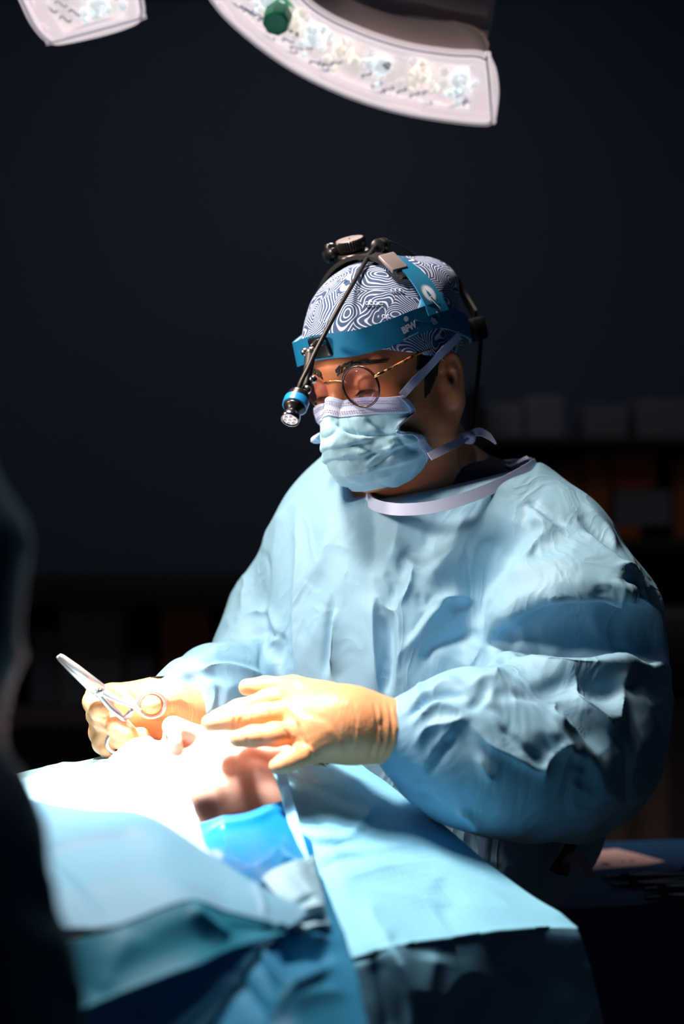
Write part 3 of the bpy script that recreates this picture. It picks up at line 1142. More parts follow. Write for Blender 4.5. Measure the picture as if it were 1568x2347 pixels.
# collar binding, scrub shirt below it
_out = unit((COLLAR - cc) - ((COLLAR - cc) @ CN)[:, None] * CN)
_cp = COLLAR - CN * .005 + _out * .002
_cp = np.vstack([_cp, _cp[:1]])
_on = np.vstack([_out, _out[:1]]) + CN * .25
obj('neck_binding', ribbon(_cp, _on, .0135, .0022, 90), M['binding'], gown, sharp=40)
obj('neck_tie', ribbon(A((1214, 1052, 1.69), (1228, 1066, 1.70), (1246, 1092, 1.70)), (.3, -1, .3), .006, .001, 10), M['binding'], gown, sharp=40)
obj('neck_tie', ribbon(A((1160, 1066, 1.67), (1172, 1068, 1.665), (1206, 1050, 1.66), (1214, 1052, 1.67)), (.3, -.6, .8), .005, .001, 12), M['binding'], gown, sharp=40)


def scrub_sdf(p):
    d = cap(p, Hl((0, -.092, -.10)), P(1010, 1150, 1.71), .062, .068)
    d = smin(d, cap(p, P(1020, 1120, 1.72), P(1200, 1150, 1.68), .052, .040), .05)
    d = smin(d, cap(p, P(1000, 1120, 1.74), P(860, 1165, 1.77), .05, .04), .05)
    # V opening towards the throat: keep what lies behind this plane
    a, b, c = P(1083, 1032, 1.66), P(1015, 1140, 1.60), P(960, 1060, 1.80)
    n = unit(np.cross(b - a, c - a))
    n = n if n @ (P(900, 1080, 1.60) - a) > 0 else -n
    d = smax(d, (p - a) @ n, .006)
    d = smax(d, (p - P(1000, 1035, 1.70)) @ unit(np.array([.10, -.25, 1])), .01)
    return d


obj('scrub_shirt', mesh_sdf(scrub_sdf, [-.10, 1.5, 1.26], [.33, 1.95, 1.56], .004, 2), M['scrub'], person)

obj('gown_tie', ribbon(A((1255, 1850, 1.62), (1300, 1880, 1.62), (1310, 1930, 1.62), (1270, 2000, 1.62)), (.3, -1, 0), .014, .0015, 24), M['scrub'], gown, sharp=40)
obj('gown_tie', ribbon(A((1290, 2005, 1.615), (1300, 1975, 1.61), (1318, 1962, 1.61), (1338, 1978, 1.61), (1352, 2012, 1.61)), (.1, -1, .1), .011, .0015, 24), M['scrub'], gown, sharp=40)


# ------------------------------------------------------------------ face mask
def up_to(px, py, x):
    return onx(px, py, x)


_e0, _e1, _e2 = onx(918, 908, .0615), onx(906, 988, .0655), onx(984, 1046, .058)
_c0, _cb = np.array([0, .0165, -.0085]), onx(846, 1116, .003)
MC = [  # rows from the top edge down: median point, half-way point, cheek point (x >= 0)
    [_c0, (.012, .0125, -.013), onx(840, 909, .036), onx(890, 910, .055), _e0],
    [(0, .0300, -.030), (.013, .0255, -.032), (.037, .006, -.036), (.0575, -.016, -.040), (.0645, -.038, -.045)],
    [(0, .0420, -.049), (.014, .0370, -.052), (.038, .010, -.054), (.058, -.013, -.056), _e1],
    [(0, .0410, -.066), (.015, .0365, -.068), (.038, .012, -.070), (.058, -.014, -.071), (.0645, -.042, -.071)],
    [(0, .0345, -.086), (.015, .0310, -.087), (.037, .010, -.088), (.056, -.018, -.087), (.063, -.050, -.083)],
    [(0, .0220, -.107), (.015, .0195, -.107), (.034, .002, -.105), (.052, -.027, -.101), (.061, -.060, -.094)],
    [_cb * [0, 1, 1] + [0, .004, 0], (.016, _cb[1] - .001, _cb[2] + .001), (.032, -.020, -.123), (.047, -.046, -.115), _e2],
]
MROW = []
for i_, r in enumerate(MC):
    r = [np.array(v, float) for v in r]
    far = [v * [-1, 1, 1] for v in r[:0:-1]]
    if i_ >= 3:                                # the far edge hugs the jaw
        far[0] = far[0] * [.92, 1, 1] - [0, .022, 0]
        far[1] = far[1] * [.95, 1, 1] - [0, .008, 0]
    MROW.append(far + [r[0] * [0, 1, 1]] + r[1:])
NU, NVM = 121, 111
mv, mf, muv = patch(MROW, NU, NVM)
mn = normals(mv, mf)
if (mn @ np.array([0, 1, 0])).mean() < 0:
    mf = mf[:, ::-1]
    mn = -mn
# pleats: shallow steps across, fading to the sewn edges; then the dents of the photo
v = muv[:, 1]
u = muv[:, 0] * 2 - 1
ple = 0
for k, (vc, am) in enumerate(((.40, 2.2), (.57, 2.6), (.74, 2.0))):
    vv_ = v + .035 * np.sin(u * 2.2 + k) + .02 * noise(np.stack([u * 2, u * 0 + k, u * 0], 1))
    t = (vv_ - vc) / .085
    ple = ple + am * .001 * np.where(t < 0, np.exp(-(t * 1.0) ** 2), np.exp(-(t * 4.2) ** 2))
mv = mv + mn * (ple * np.clip((1 - np.abs(u)) * 5, 0, 1))[:, None]
mv = mv + mn * ((crumple(mv, 36, .5) * .0022 + crumple(mv + 4, 80, .4) * .0006) * np.clip((v - .16) * 6, .05, 1))[:, None]
for _k in range(5):                       # lie on the face, never inside it
    _dd = head_sdf(mv, ears=False)
    _gr = unit(np.stack([head_sdf(mv + np.eye(3)[c] * .001, ears=False) - _dd for c in range(3)], 1))
    mv = mv + _gr * np.clip(.0022 - _dd, 0, .012)[:, None]
mv = laplace(mv, mf, 2)
mn = normals(mv, mf)
mw = Hl(mv)
nw = mn @ HM


def m5(*pts):
    """Fold points read off an enlarged view of the face mask."""
    return [(640 + .204 * x, 760 + .204 * y) for x, y in pts]


def m1(*pts):
    return [(600 + .37 * x, 500 + .37 * y) for x, y in pts]


mw = sculpt(mw, nw, [
    (m1((450, 1270), (530, 1330), (660, 1350), (820, 1345)), -3.5, 7, 4),
    (m1((455, 1300), (540, 1350), (660, 1365)), 3, 4, 10),
    (m1((430, 1090), (420, 1180), (425, 1260)), 2.5, 8, 5),
    (m1((560, 1220), (640, 1290), (740, 1330)), 2.5, 14, 9),
    (m1((640, 1240), (740, 1300), (800, 1290)), -2.5, 12, 12),
    (m1((470, 1340), (560, 1430), (640, 1480)), 2.2, 12, 12),
    (m1((600, 1400), (720, 1460), (800, 1400)), -3.0, 14, 8),
    (m1((650, 1540), (700, 1480), (830, 1400)), 3.2, 6, 16),
    (m1((640, 1550), (720, 1520), (840, 1430), (860, 1390)), -2.5, 10, 5),
    (m1((470, 1530), (600, 1580), (720, 1560)), 1.8, 14, 14),
    (m1((830, 1345), (880, 1400), (960, 1450)), -3, 8, 8),
    (m1((700, 1620), (850, 1560), (950, 1480)), 2, 10, 10),
], .04)
MASKV, MASKN = mw.reshape(NVM, NU, 3), unit(nw).reshape(NVM, NU, 3)
mask = obj('face_mask', (mw, mf, muv), M['mask'], person, mods=[('thickness', 'SOLIDIFY', {'thickness': .0012, 'offset': -1})])


def on_mask(us, vs, off=.0008):
    i = np.clip(np.round(np.asarray(vs) * (NVM - 1)).astype(int), 0, NVM - 1)
    j = np.clip(np.round((np.asarray(us) + 1) / 2 * (NU - 1)).astype(int), 0, NU - 1)
    return MASKV[i, j] + MASKN[i, j] * off, MASKN[i, j]


def strip_on_mask(v0, v1, u0=-1, u1=1, off=.0014, n=60):
    i0, i1 = int(round(v0 * (NVM - 1))), int(round(v1 * (NVM - 1)))
    j0, j1 = int(round((u0 + 1) / 2 * (NU - 1))), int(round((u1 + 1) / 2 * (NU - 1)))
    g_ = MASKV[i0:i1 + 1, j0:j1 + 1] + MASKN[i0:i1 + 1, j0:j1 + 1] * off
    nv_, nu_ = g_.shape[:2]
    i = np.arange(nv_ - 1)[:, None] * nu_ + np.arange(nu_ - 1)[None]
    return g_.reshape(-1, 3), np.stack([i, i + 1, i + nu_ + 1, i + nu_], -1).reshape(-1, 4)[:, ::-1]


band_geo = strip_on_mask(0, .155)
mtop = obj('top_binding', band_geo, M['mask_white'], mask, mods=[('thickness', 'SOLIDIFY', {'thickness': .0005, 'offset': 1})])
for s in (-1, 1):
    lo_, hi_ = (.895, 1) if s > 0 else (-1, -.895)
    obj('side_binding', strip_on_mask(0, 1, lo_, hi_, .0018), M['mask_white'], mask, mods=[('thickness', 'SOLIDIFY', {'thickness': .0006, 'offset': 1})])
st = []


def stitches(us, vs, lenr=.62):
    p_, n_ = on_mask(us, vs, .0027)
    p_ = cr(p_, 4 * len(p_))
    L = np.r_[0, np.cumsum(np.linalg.norm(np.diff(p_, axis=0), axis=1))]
    step = .0027
    for k in range(int(L[-1] / step)):
        a = [np.interp(k * step, L, p_[:, c]) for c in range(3)]
        b = [np.interp(k * step + step * lenr, L, p_[:, c]) for c in range(3)]
        st.append(tube([a, b], .00032, 4))


uu = np.linspace(-.9, .87, 30)
for vv in (.040, .058, .112, .130):
    stitches(uu, np.full(30, vv))
vv = np.linspace(.02, .98, 26)
for uu_ in (.925, .945, .972, .985):
    stitches(np.full(26, uu_), vv)
obj('stitching', join(*st), M['stitch'], mask, kind='stuff')

# mask ties
tb = [onx(919, 909, .062), onx(945, 880, .073), hit(985, 838, .010), hit(1012, 808, .0115), hit(1036, 786, .0125), hit(1052, 768, .013)]
tn = [cran_n(q) for q in tb]
tn[0] = tn[1] = unit([.9, .35, .1])
tie = obj('mask_tie', ribbon(Hl(np.array(tb)), np.array(tn) @ HM, [.0085, .0095, .010, .0105, .0105, .010], .0012, 40), M['tie'], mask, sharp=40)
low = A((984, 1047, 1.567), (1010, 1034, 1.580), (1045, 1017, 1.605), (1066, 1006, 1.630))
obj('mask_tie', ribbon(low, [(.2, -1, .25)] * 4, [.0095, .0095, .009, .007], .0012, 26), M['tie'], mask, sharp=40)
kn = A((1060, 1007, 1.628), (1070, 996, 1.622), (1082, 1000, 1.620), (1080, 1010, 1.622), (1068, 1012, 1.626))
obj('tie_knot', tube(kn, [.003, .004, .0045, .004, .003], 8, 20), M['tie'], tie)
tail = A((1074, 998, 1.622), (1098, 990, 1.618), (1120, 1000, 1.616), (1137, 1018, 1.615))
obj('tie_tail', ribbon(tail, [(.1, -1, .3), (.1, -1, .3), (-.2, -1, .5), (-.2, -1, .5)], [.008, .010, .0075, .002], .001, 24), M['tie'], tie, sharp=40)
tail = A((1064, 1000, 1.63), (1050, 994, 1.632), (1042, 997, 1.632))
obj('tie_tail', ribbon(tail, [(.1, -1, .3)] * 3, [.005, .006, .003], .001, 10), M['tie'], tie, sharp=40)

# ------------------------------------------------------------------ glasses (own thing)
glasses = empty('glasses', 'thin round tortoiseshell glasses on the nose of the masked surgeon', 'glasses', HE + np.array([0, 0, -.03]))
GC = onx(827, 886, .0410)
GCs = {1: GC, -1: onx(731, 896, -.0320)}
M['rim'] = mat('tortoise_rim', (.03, .012, .010), .25, coat=.5)
ml = bpy.data.materials.new('lens_glass')
ml.use_nodes = True
_nt = ml.node_tree
_tr = _nt.nodes.new('ShaderNodeBsdfTransparent'); _tr.inputs[0].default_value = (.97, .93, .98, 1)
_gl = _nt.nodes.new('ShaderNodeBsdfGlossy'); _gl.inputs['Roughness'].default_value = .04; _gl.inputs[0].default_value = (.75, .6, 1, 1)
_mx = _nt.nodes.new('ShaderNodeMixShader'); _mx.inputs[0].default_value = .05
for a_, b_ in ((_tr.outputs[0], _mx.inputs[1]), (_gl.outputs[0], _mx.inputs[2]), (_mx.outputs[0], _nt.nodes['Material Output'].inputs[0])):
    _nt.links.new(a_, b_)


def torto():
    m = mat('tortoise_temple', (.3, .12, .03), .3, coat=.6)
    nt, b = nodes_of(m)
    n = nt.nodes.new('ShaderNodeTexNoise'); n.inputs['Scale'].default_value = 130
    r = nt.nodes.new('ShaderNodeValToRGB')
    r.color_ramp.elements[0].position = .44; r.color_ramp.elements[0].color = (.03, .01, .006, 1)
    r.color_ramp.elements[1].position = .56; r.color_ramp.elements[1].color = (.55, .24, .07, 1)
    t = nt.nodes.new('ShaderNodeTexCoord')
    nt.links.new(t.outputs['Object'], n.inputs['Vector']); nt.links.new(n.outputs['Fac'], r.inputs[0]); nt.links.new(r.outputs[0], b.inputs['Base Color'])
    return m


M['torto'] = torto()
GR = .0228
for s in (1, -1):
    c = GCs[s]
    nrm = unit(np.array([.16 * s, 1, -.10]))
    ex = unit(np.cross(nrm, [0, 0, 1.])); ez = np.cross(ex, nrm)
    ring = [c + GR * (ex * math.cos(t) + ez * math.sin(t)) for t in np.linspace(0, 2 * math.pi, 48, endpoint=False)]
    rim = obj('rim', tube(Hl(np.array(ring)), .0014, 8, closed=True), M['rim'], glasses)
    obj('lens', lathe(Hl(c), nrm @ HM, [(-.0004, GR - .0004), (.0008, GR * .7), (.0012, .001)], 40), ml, rim)
    hinge = c + ex * GR * (-1 if (ex[0] * s) < 0 else 1) * .93 + ez * GR * .42 + np.array([.002 * s, 0, 0])
    obj('hinge', tube(Hl(np.array([hinge + [-.002 * s, .001, -.002], hinge + [.003 * s, -.002, 0], hinge + [.005 * s, -.008, .001]])), [.0014, .0022, .0016], 8, 10), M['gold'], glasses)
    endp = onx(955, 812, .0785) * [s, 1, 1]
    t1 = hinge + [.005 * s, -.008, .001]
    obj('temple', tube(Hl(np.array([t1, (t1 + endp) / 2 + [.003 * s, 0, .0005], endp, endp + [.004 * s, -.024, .000], endp + [.002 * s, -.042, -.016]])), [.0012, .0016, .0016, .0014, .0014], 8, 24), M['torto'], glasses)
bx = GR * .9
obj('bridge', tube(Hl(np.array([GCs[-1] + [bx - .003, .002, .008], (-.007, GC[1] + .004, GC[2] + .011), (.002, GC[1] + .005, GC[2] + .012), (.010, GC[1] + .003, GC[2] + .011), GC + [-bx + .003, .002, .008]])), .0009, 8, 20), M['gold'], glasses)
for s in (1, -1):
    obj('nose_pad', tube(Hl(np.array([[.0085 * s, .010, -.004], [.0095 * s, .008, -.012]])), [.0016, .002], 8), M['grey'], glasses)

# ------------------------------------------------------------------ headlamp (own thing)
hl = empty('headlamp', 'surgical headlamp on a printed blue headband, lamp hanging before the forehead', 'headlamp', Hl((0, -.087, .04)))
BAND = [(0, .0225, .050), (.020, .0185, .0485), (.038, .0125, .0465), (.052, .003, .0455), (.072, -.026, .0475), (.084, -.058, .051), (.0885, -.090, .050), (.079, -.140, .032), (.056, -.173, .020), (0, -.196, .014)]
BAND = np.array(BAND)
half = np.array([[.0, 0, 0]])
full = np.vstack([BAND, (BAND[-2:0:-1]) * [-1, 1, 1], BAND[:1]])
fn = cran_n(full)
fn[:, 2] *= .35
fn = unit(fn)
obj('headband', ribbon(Hl(full), fn @ HM, .0275, .0016, 160), M['strap'], hl, sharp=40)
inner = full - fn * .0016
obj('band_lining', ribbon(Hl(inner), fn @ HM, .0270, .0012, 160), M['strap_edge'], hl, sharp=40)
tp = []
for a in np.linspace(math.radians(12), math.radians(168), 33):
    rr = CRR + .0145
    x, z = math.cos(a) * rr[0], CRC[2] + math.sin(a) * rr[2]
    tp.append((x, -.087, z))
tp = np.array(tp)
tnn = cran_n(tp)
k0 = 10
obj('crown_strap', ribbon(Hl(tp[:k0 + 1]), tnn[:k0 + 1] @ HM, np.linspace(.036, .022, k0 + 1), .0016, 40), M['strap'], hl, sharp=40)
obj('crown_strap', ribbon(Hl(tp[-k0 - 1:]), tnn[-k0 - 1:] @ HM, np.linspace(.022, .036, k0 + 1), .0016, 40), M['strap'], hl, sharp=40)
# black crown pad under the straps and the bowed bridge over it
pad = tp.copy()
pad -= tnn * .004
obj('crown_pad', ribbon(Hl(pad[6:-6] + [0, .008, 0]), tnn[6:-6] @ HM, .024, .0045, 60), M['rubber'], hl, sharp=40)
# filler web where the three straps meet at each temple
for s in (1, -1):
    web = []
    for (px, py) in ((948, 735), (960, 700), (968, 672), (1006, 655), (1022, 690), (1035, 735), (990, 742)):
        q = hit(px, py, .0135) * [s, 1, 1]
        web.append(q)
    web = np.array(web)
    c = web.mean(0)
    c = c / 1
    n_ = cran_n(c)
    V_ = [c + n_ * .0028] + [q + cran_n(q) * .0008 for q in web] + [q - cran_n(q) * .0008 for q in web]
    F_ = []
    for k in range(7):
        l = (k + 1) % 7
        F_ += [[0, 1 + k, 1 + l], [1 + k, 8 + k, 8 + l, 1 + l]]
    obj('temple_plate', (Hl(np.array(V_)), F_), M['strap'], hl)

KA = unit(np.array([-.22, -.36, .90]))      # knob axis
kb = P(808, 580, 1.655)
obj('ratchet_housing', lathe(kb - KA * .010, KA, [(0, .018), (.002, .0205), (.010, .0205), (.012, .018)], 30), M['black'], hl)
knob = obj('ratchet_knob', lathe(kb + KA * .003, KA, [(0, .0155), (.002, .0178), (.012, .0182), (.0135, .0172), (.0135, .0160)], 72, wob=-.05), M['black'], hl, sharp=35)
obj('knob_disc', lathe(kb + KA * .0155, KA, [(0, .0160), (.0012, .0160), (.0016, .0152)], 40), M['grey'], knob)
kx, ky, kz = frame_from(KA)
obj('knob_mark', box(kb + KA * .0174, (.006, .0015, .0006), kx, ky, kz), M['rubber'], knob)
plate_pts = [hit(878, 606, .019), hit(905, 598, .019), hit(935, 600, .018)]
q0 = hit(902, 598, .020)
obj('crown_plate', box(Hl(q0 - cran_n(q0) * .002), (.026, .027, .005), np.array([math.cos(.9), 0, -math.sin(.9)]) @ HM, np.array([0, 1, 0]) @ HM, cran_n(q0) @ HM, .0015), M['grey'], hl, sharp=40)
for (px, py, dd, sz) in ((868, 592, .030, (.020, .024, .010)), (764, 580, 0, (.016, .018, .012)), (840, 585, .0, (.05, .020, .006))):
    obj('crown_block', box(P(px, py, 1.655), sz, HM[0] * .9 - HM[2] * .3 if dd else HM[0], HM[1], np.cross(HM[0] * .9 - HM[2] * .3 if dd else HM[0], HM[1]), .003), M['black'], hl, sharp=40)
# cable clip: barrel with two cheeks
cb = P(872, 563, 1.635)
ca = unit(HM[1] * .8 + HM[0] * .3)
obj('cable_clip', lathe(cb - ca * .011, ca, [(0, .0065), (.001, .0085), (.004, .0085), (.0045, .007), (.0175, .007), (.018, .0085), (.021, .0085), (.022, .0065)], 22), M['black'], hl, sharp=40)
obj('clip_post', tube([cb, cb - HM[2] * .016 + HM[0] * .004], .006, 10), M['black'], hl)
for (px, py, dd) in ((757, 573, 1.66), (752, 590, 1.66)):
    obj('buckle', box(P(px, py, dd), (.010, .012, .016), HM[0], HM[1], HM[2], .003), M['black'], hl)
# forehead bracket and jointed arm
fb = hit(735, 797, .0165)
obj('bracket', box(Hl(fb), (.026, .026, .007), unit(np.cross([0, 0, 1.], cran_n(fb))) @ HM, np.array([0, .2, 1.]) @ HM, cran_n(fb) @ HM, .0034), M['black'], hl, sharp=50)
J = A((736, 778, 1.530), (713, 803, 1.510), (706, 850, 1.497), (703, 888, 1.487), (688, 905, 1.478))
obj('arm_link', tube(A((742, 786, 1.535), (728, 784, 1.520), (716, 797, 1.512)), [.0035, .0035, .0042], 10, 14), M['black'], hl)
obj('arm', tube(J[1:4], [.0062, .0052, .0045], 12, 14), M['rubber'], hl)
obj('arm_link', tube(J[3:], [.0045, .005], 10, 6), M['black'], hl)
for (px, py, dd, r) in ((713, 804, 1.503, .0048), (699, 806, 1.507, .0045), (717, 869, 1.487, .0042), (702, 893, 1.478, .0048)):
    b0 = P(px, py, dd)
    scr = obj('screw', lathe(b0, np.array([-.25, -1, .1]), [(-.003, r), (0, r), (.0012, r * .8), (.0018, r * .3)], 18), M['steel'], hl)
lb = P(685, 906, 1.476)
la_ = unit(P(668, 983, 1.462) - lb + np.array([-.004, -.014, 0]))
obj('lamp_cap', lathe(lb - la_ * .002, la_, [(0, .006), (.0005, .0105), (.002, .0115), (.003, .0100), (.004, .0115), (.0055, .0122), (.0065, .0108), (.0075, .0122), (.009, .0125)], 28), M['black'], hl)
obj('blue_ring', lathe(lb + la_ * .0068, la_, [(0, .0122), (.0008, .0135), (.0098, .0135), (.0105, .0125)], 30, wob=-.012), M['blue_ring'], hl, sharp=30)
obj('lamp_neck', lathe(lb + la_ * .017, la_, [(0, .0122), (.003, .0105), (.0055, .0072), (.0085, .0068)], 28), M['black'], hl)
M['barrel'] = mat('gunmetal', (.30, .29, .33), .2, metal=1)
tip = obj('lamp_head', lathe(lb + la_ * .0235, la_, [(0, .0065), (.002, .0075), (.005, .0094), (.009, .0100), (.0125, .0096), (.0125, .0086), (.0105, .0084)], 32), M['barrel'], hl)
M['led'] = mat('headlamp_lens', (.8, .85, .9), .12, emit=(1, .93, .9), estr=.55, spec=.8)
obj('lens', lathe(lb + la_ * .0335, la_, [(0, .0085), (.0012, .0078), (.002, .005), (.0022, .001)], 28), M['led'], tip)
for k in range(7):
    t = k * 2 * math.pi / 6
    ex_, ey_, _z = frame_from(la_)
    c_ = lb + la_ * .0352 + (ex_ * math.cos(t) + ey_ * math.sin(t)) * (.005 if k < 6 else 0)
    obj('facet', lathe(c_, la_, [(0, .0019), (.0008, .0014), (.001, .0003)], 8), M['steel'], tip)
# cables
cab = A((684, 900, 1.474), (688, 880, 1.476), (705, 845, 1.485), (722, 808, 1.498), (746, 762, 1.512), (780, 700, 1.535), (815, 640, 1.565), (842, 592, 1.595), (858, 568, 1.622), (872, 562, 1.635))
obj('cable', tube(cab, .0026, 8, 60), M['rubber'], hl)
cab = A((872, 562, 1.635), (895, 556, 1.66), (940, 580, 1.69), (990, 612, 1.71), (1035, 640, 1.725), (1070, 690, 1.725), (1098, 735, 1.715), (1104, 765, 1.715))
obj('cable', tube(cab, .0024, 8, 40), M['rubber'], hl)
cab = A((1102, 770, 1.71), (1101, 800, 1.715), (1094, 880, 1.715), (1086, 950, 1.73), (1080, 1020, 1.76), (1078, 1100, 1.80))
obj('cable', tube(cab, .0026, 8, 30), M['rubber'], hl)
obj('rear_buckle', box(P(1092, 755, 1.705), (.016, .026, .028), HM[0], HM[1], HM[2], .004), M['rubber'], hl, sharp=40)
obj('rear_strap', ribbon(A((1012, 612, 1.70), (1040, 635, 1.715), (1062, 680, 1.72), (1088, 725, 1.71)), (1, .1, .4), .026, .003, 14), M['rubber'], hl, sharp=40)


from mathutils.bvhtree import BVHTree
STRAPS = []
for _o in hl.children:
    if _o.name.split('.')[0] in ('headband', 'crown_strap', 'temple_plate'):
        _org = np.array(hl['origin'])
        STRAPS.append(([np.array(v.co) + _org for v in _o.data.vertices], [list(p.vertices) for p in _o.data.polygons]))
_sv, _sf = join(*STRAPS)
SBVH = BVHTree.FromPolygons([tuple(v) for v in _sv], _sf)


# prints on the strap: each figure is laid on the curved band
def decal(name, polys, px, py, ang, mirror_s=1, off=.0062, m='print', parent=hl, flat=False):
    """polys: list of 2-D polygons in metres (x along the band towards the back, y up)."""
    c = hit(px, py, .0125)
    n_ = cran_n(c)
    e1 = unit(np.array([0, -1., 0]) + n_ * n_[1])
    e2 = np.cross(e1, n_)
    ca_, sa_ = math.cos(ang), math.sin(ang)
    V_, F_ = [], []
    for poly in polys:
        b0 = len(V_)
        for (x, y) in poly[0]:
            xx, yy = x * ca_ - y * sa_, x * sa_ + y * ca_
            q = c + e1 * xx + e2 * yy
            w_, nw_ = Hl(q + n_ * .05), n_ @ HM
            r_ = SBVH.ray_cast(Vector(w_), Vector(-nw_), .10)
            k = np.linalg.norm((q - CRC) / (CRR + .015))
            V_.append(np.array(r_[0]) + nw_ * (off - .0057) if r_[0] is not None else Hl((q - CRC) / k + CRC))
        F_ += [[b0 + i for i in f[::-1]] for f in poly[1]]
    return obj(name, (np.array(V_), F_), M[m], parent, smooth=False)


def text_poly(txt, size, bold=0.0, sx=1.0):
    cu = bpy.data.curves.new('lettering', 'FONT')
    cu.body = txt
    cu.size = size
    cu.offset = bold
    cu.resolution_u = 3
    cu.align_x = 'CENTER'
    o = bpy.data.objects.new('lettering', cu)
    COL.objects.link(o)
    dg = bpy.context.evaluated_depsgraph_get()
    me = o.evaluated_get(dg).to_mesh()
    r = ([(v.co.x * sx, v.co.y) for v in me.vertices], [list(p.vertices) for p in me.polygons])
    o.evaluated_get(dg).to_mesh_clear()
    bpy.data.objects.remove(o)
    bpy.data.curves.remove(cu)
    return r


def poly(*pts):
    return (list(pts), [list(range(len(pts)))])


decal('lettering', [text_poly('BFW', .0100, .00055, .92)], 940, 757, .16)
decal('lettering', [text_poly('www.bfwinc.com', .0030, .00004)], 942, 772, .16)
decal('lettering', [text_poly('TM', .0016)], 957, 754, .16)
decal('logo_dot', [poly(*[(.0032 * (1 if k % 2 else .86) * math.cos(k * math.pi / 18), .0032 * (1 if k % 2 else .86) * math.sin(k * math.pi / 18)) for k in range(36)])], 929, 732, 0)
sun = [(0, 0)]
for k in range(112):
    t = k * 2 * math.pi / 112
    r_ = (.0128 if k % 4 == 0 else .0118) if k % 2 == 0 else .0085
    sun.append((r_ * .92 * math.cos(t), r_ * math.sin(t)))
decal('sunburst', [(sun, [[0, 1 + k, 1 + (k + 1) % 112] for k in range(112)])], 978, 676, 0)
LT = -.42
decal('lighthouse_lantern', [poly((-.0020, -.001), (.0022, -.001), (.0022, .0012), (.0017, .0012), (.0017, .0032), (.0020, .0036), (.0012, .0052), (.0003, .0068), (0, .0095), (-.0004, .0068), (-.0013, .0052), (-.0020, .0036), (-.0016, .0032), (-.0016, .0012), (-.0020, .0012))],
      980, 682, .10, m='strap', off=.0066)
decal('lighthouse_tower', [poly((-.0028, .0), (.0030, .0), (.0030, .0009), (-.0028, .0009)), ([(-.0020, 0), (-.0002, 0), (.0055, -.0165), (.0052, -.0200), (.0005, -.0095)], [[0, 4, 3, 2, 1]])], 981, 686, .12, off=.0068)
decal('tower_shade', [([(-.0002, 0), (.0024, 0), (.0066, -.0125), (.0062, -.0165)], [[0, 3, 2, 1]])], 981, 686, .12, m='strap', off=.0067)
rock = [poly((-.0050, -.0010), (-.0036, .0004), (-.0030, .0032), (-.0016, .0012), (-.0018, -.001), (-.0036, -.0030)),
        poly((-.0015, .004), (.0, .0018), (.0022, .0002), (.0040, -.0036), (.0054, -.0040), (.0042, -.0068), (.0030, -.0052), (.0022, -.0075), (.0008, -.0040), (.0002, -.0070), (-.0040, -.0044), (-.0026, -.0030)),
        poly((.0062, .0062), (.0074, .0048), (.0092, .0060), (.0080, .0070)), poly((.0090, .0024), (.0100, .0040), (.0106, .0010), (.0094, -.0012))]
decal('rocks', rock, 990, 733, .05)
M['faint'] = mat('faint_print', (.02, .10, .13), .6)
decal('lettering', [text_poly('Powered by', .0021)], 1031, 723, -.28, m='faint')
decal('lettering', [text_poly('LIGHT', .0040, .0001)], 1042, 733, -.28, m='faint')


# ------------------------------------------------------------------ gloved hands
def lhand_sdf(p):
    wr = P(806, 1662, 1.380)
    K = [P(688, 1588, 1.395), P(683, 1628, 1.374), P(688, 1676, 1.358), P(712, 1722, 1.352)]
    palm = cap(p, wr, P(760, 1650, 1.376), .0275, .0275)
    for k, r in zip(K, (.0125, .0130, .0125, .0115)):
        palm = smin(palm, cap(p, wr + (k - wr) * .12, k, .023, r), .022)
    palm = smin(palm, cap(p, P(790, 1640, 1.395), P(672, 1590, 1.405), .02, .011), .02)
    F_ = [
        ([K[0], P(615, 1606, 1.400), P(548, 1628, 1.398), P(497, 1645, 1.392)], [.0125, .0110, .0100, .0082]),
        ([K[1], P(600, 1640, 1.372), P(535, 1648, 1.374), P(481, 1657, 1.372)], [.0130, .0112, .0102, .0083]),
        ([K[2], P(628, 1684, 1.346), P(580, 1688, 1.345), P(545, 1693, 1.343)], [.0120, .0108, .0098, .0083]),
        ([K[3], P(678, 1737, 1.338), P(655, 1748, 1.332), P(634, 1757, 1.328)], [.0110, .0096, .0088, .0074]),
        ([P(752, 1600, 1.415), P(672, 1578, 1.432), P(610, 1576, 1.440), P(566, 1575, 1.440)], [.017, .0125, .0108, .0086]),
    ]
    d = palm
    fs = [chain(p, a, r, .006) for a, r in F_]
    d = smin(d, fs[0], .006)
    for f in fs[1:4]:
        d = smin(d, f, .0035)
    d = smin(d, fs[4], .010)
    # wrist and the flared cuff of the glove
    d = smin(d, chain(p, [P(790, 1660, 1.378), P(815, 1663, 1.380), P(870, 1672, 1.384), P(935, 1684, 1.390)], [.0275, .0275, .0295, .0325], .01), .02)
    end = (p - P(939, 1685, 1.391)) @ unit(P(939, 1685, 1.391) - P(815, 1663, 1.380) + np.array([0, 0, .006]))
    return smax(d, end, .003)


def h1(*pts):
    """Crease points read off an enlarged view of the near glove."""
    return [(440 + .3316 * x, 1530 + .3316 * y) for x, y in pts]


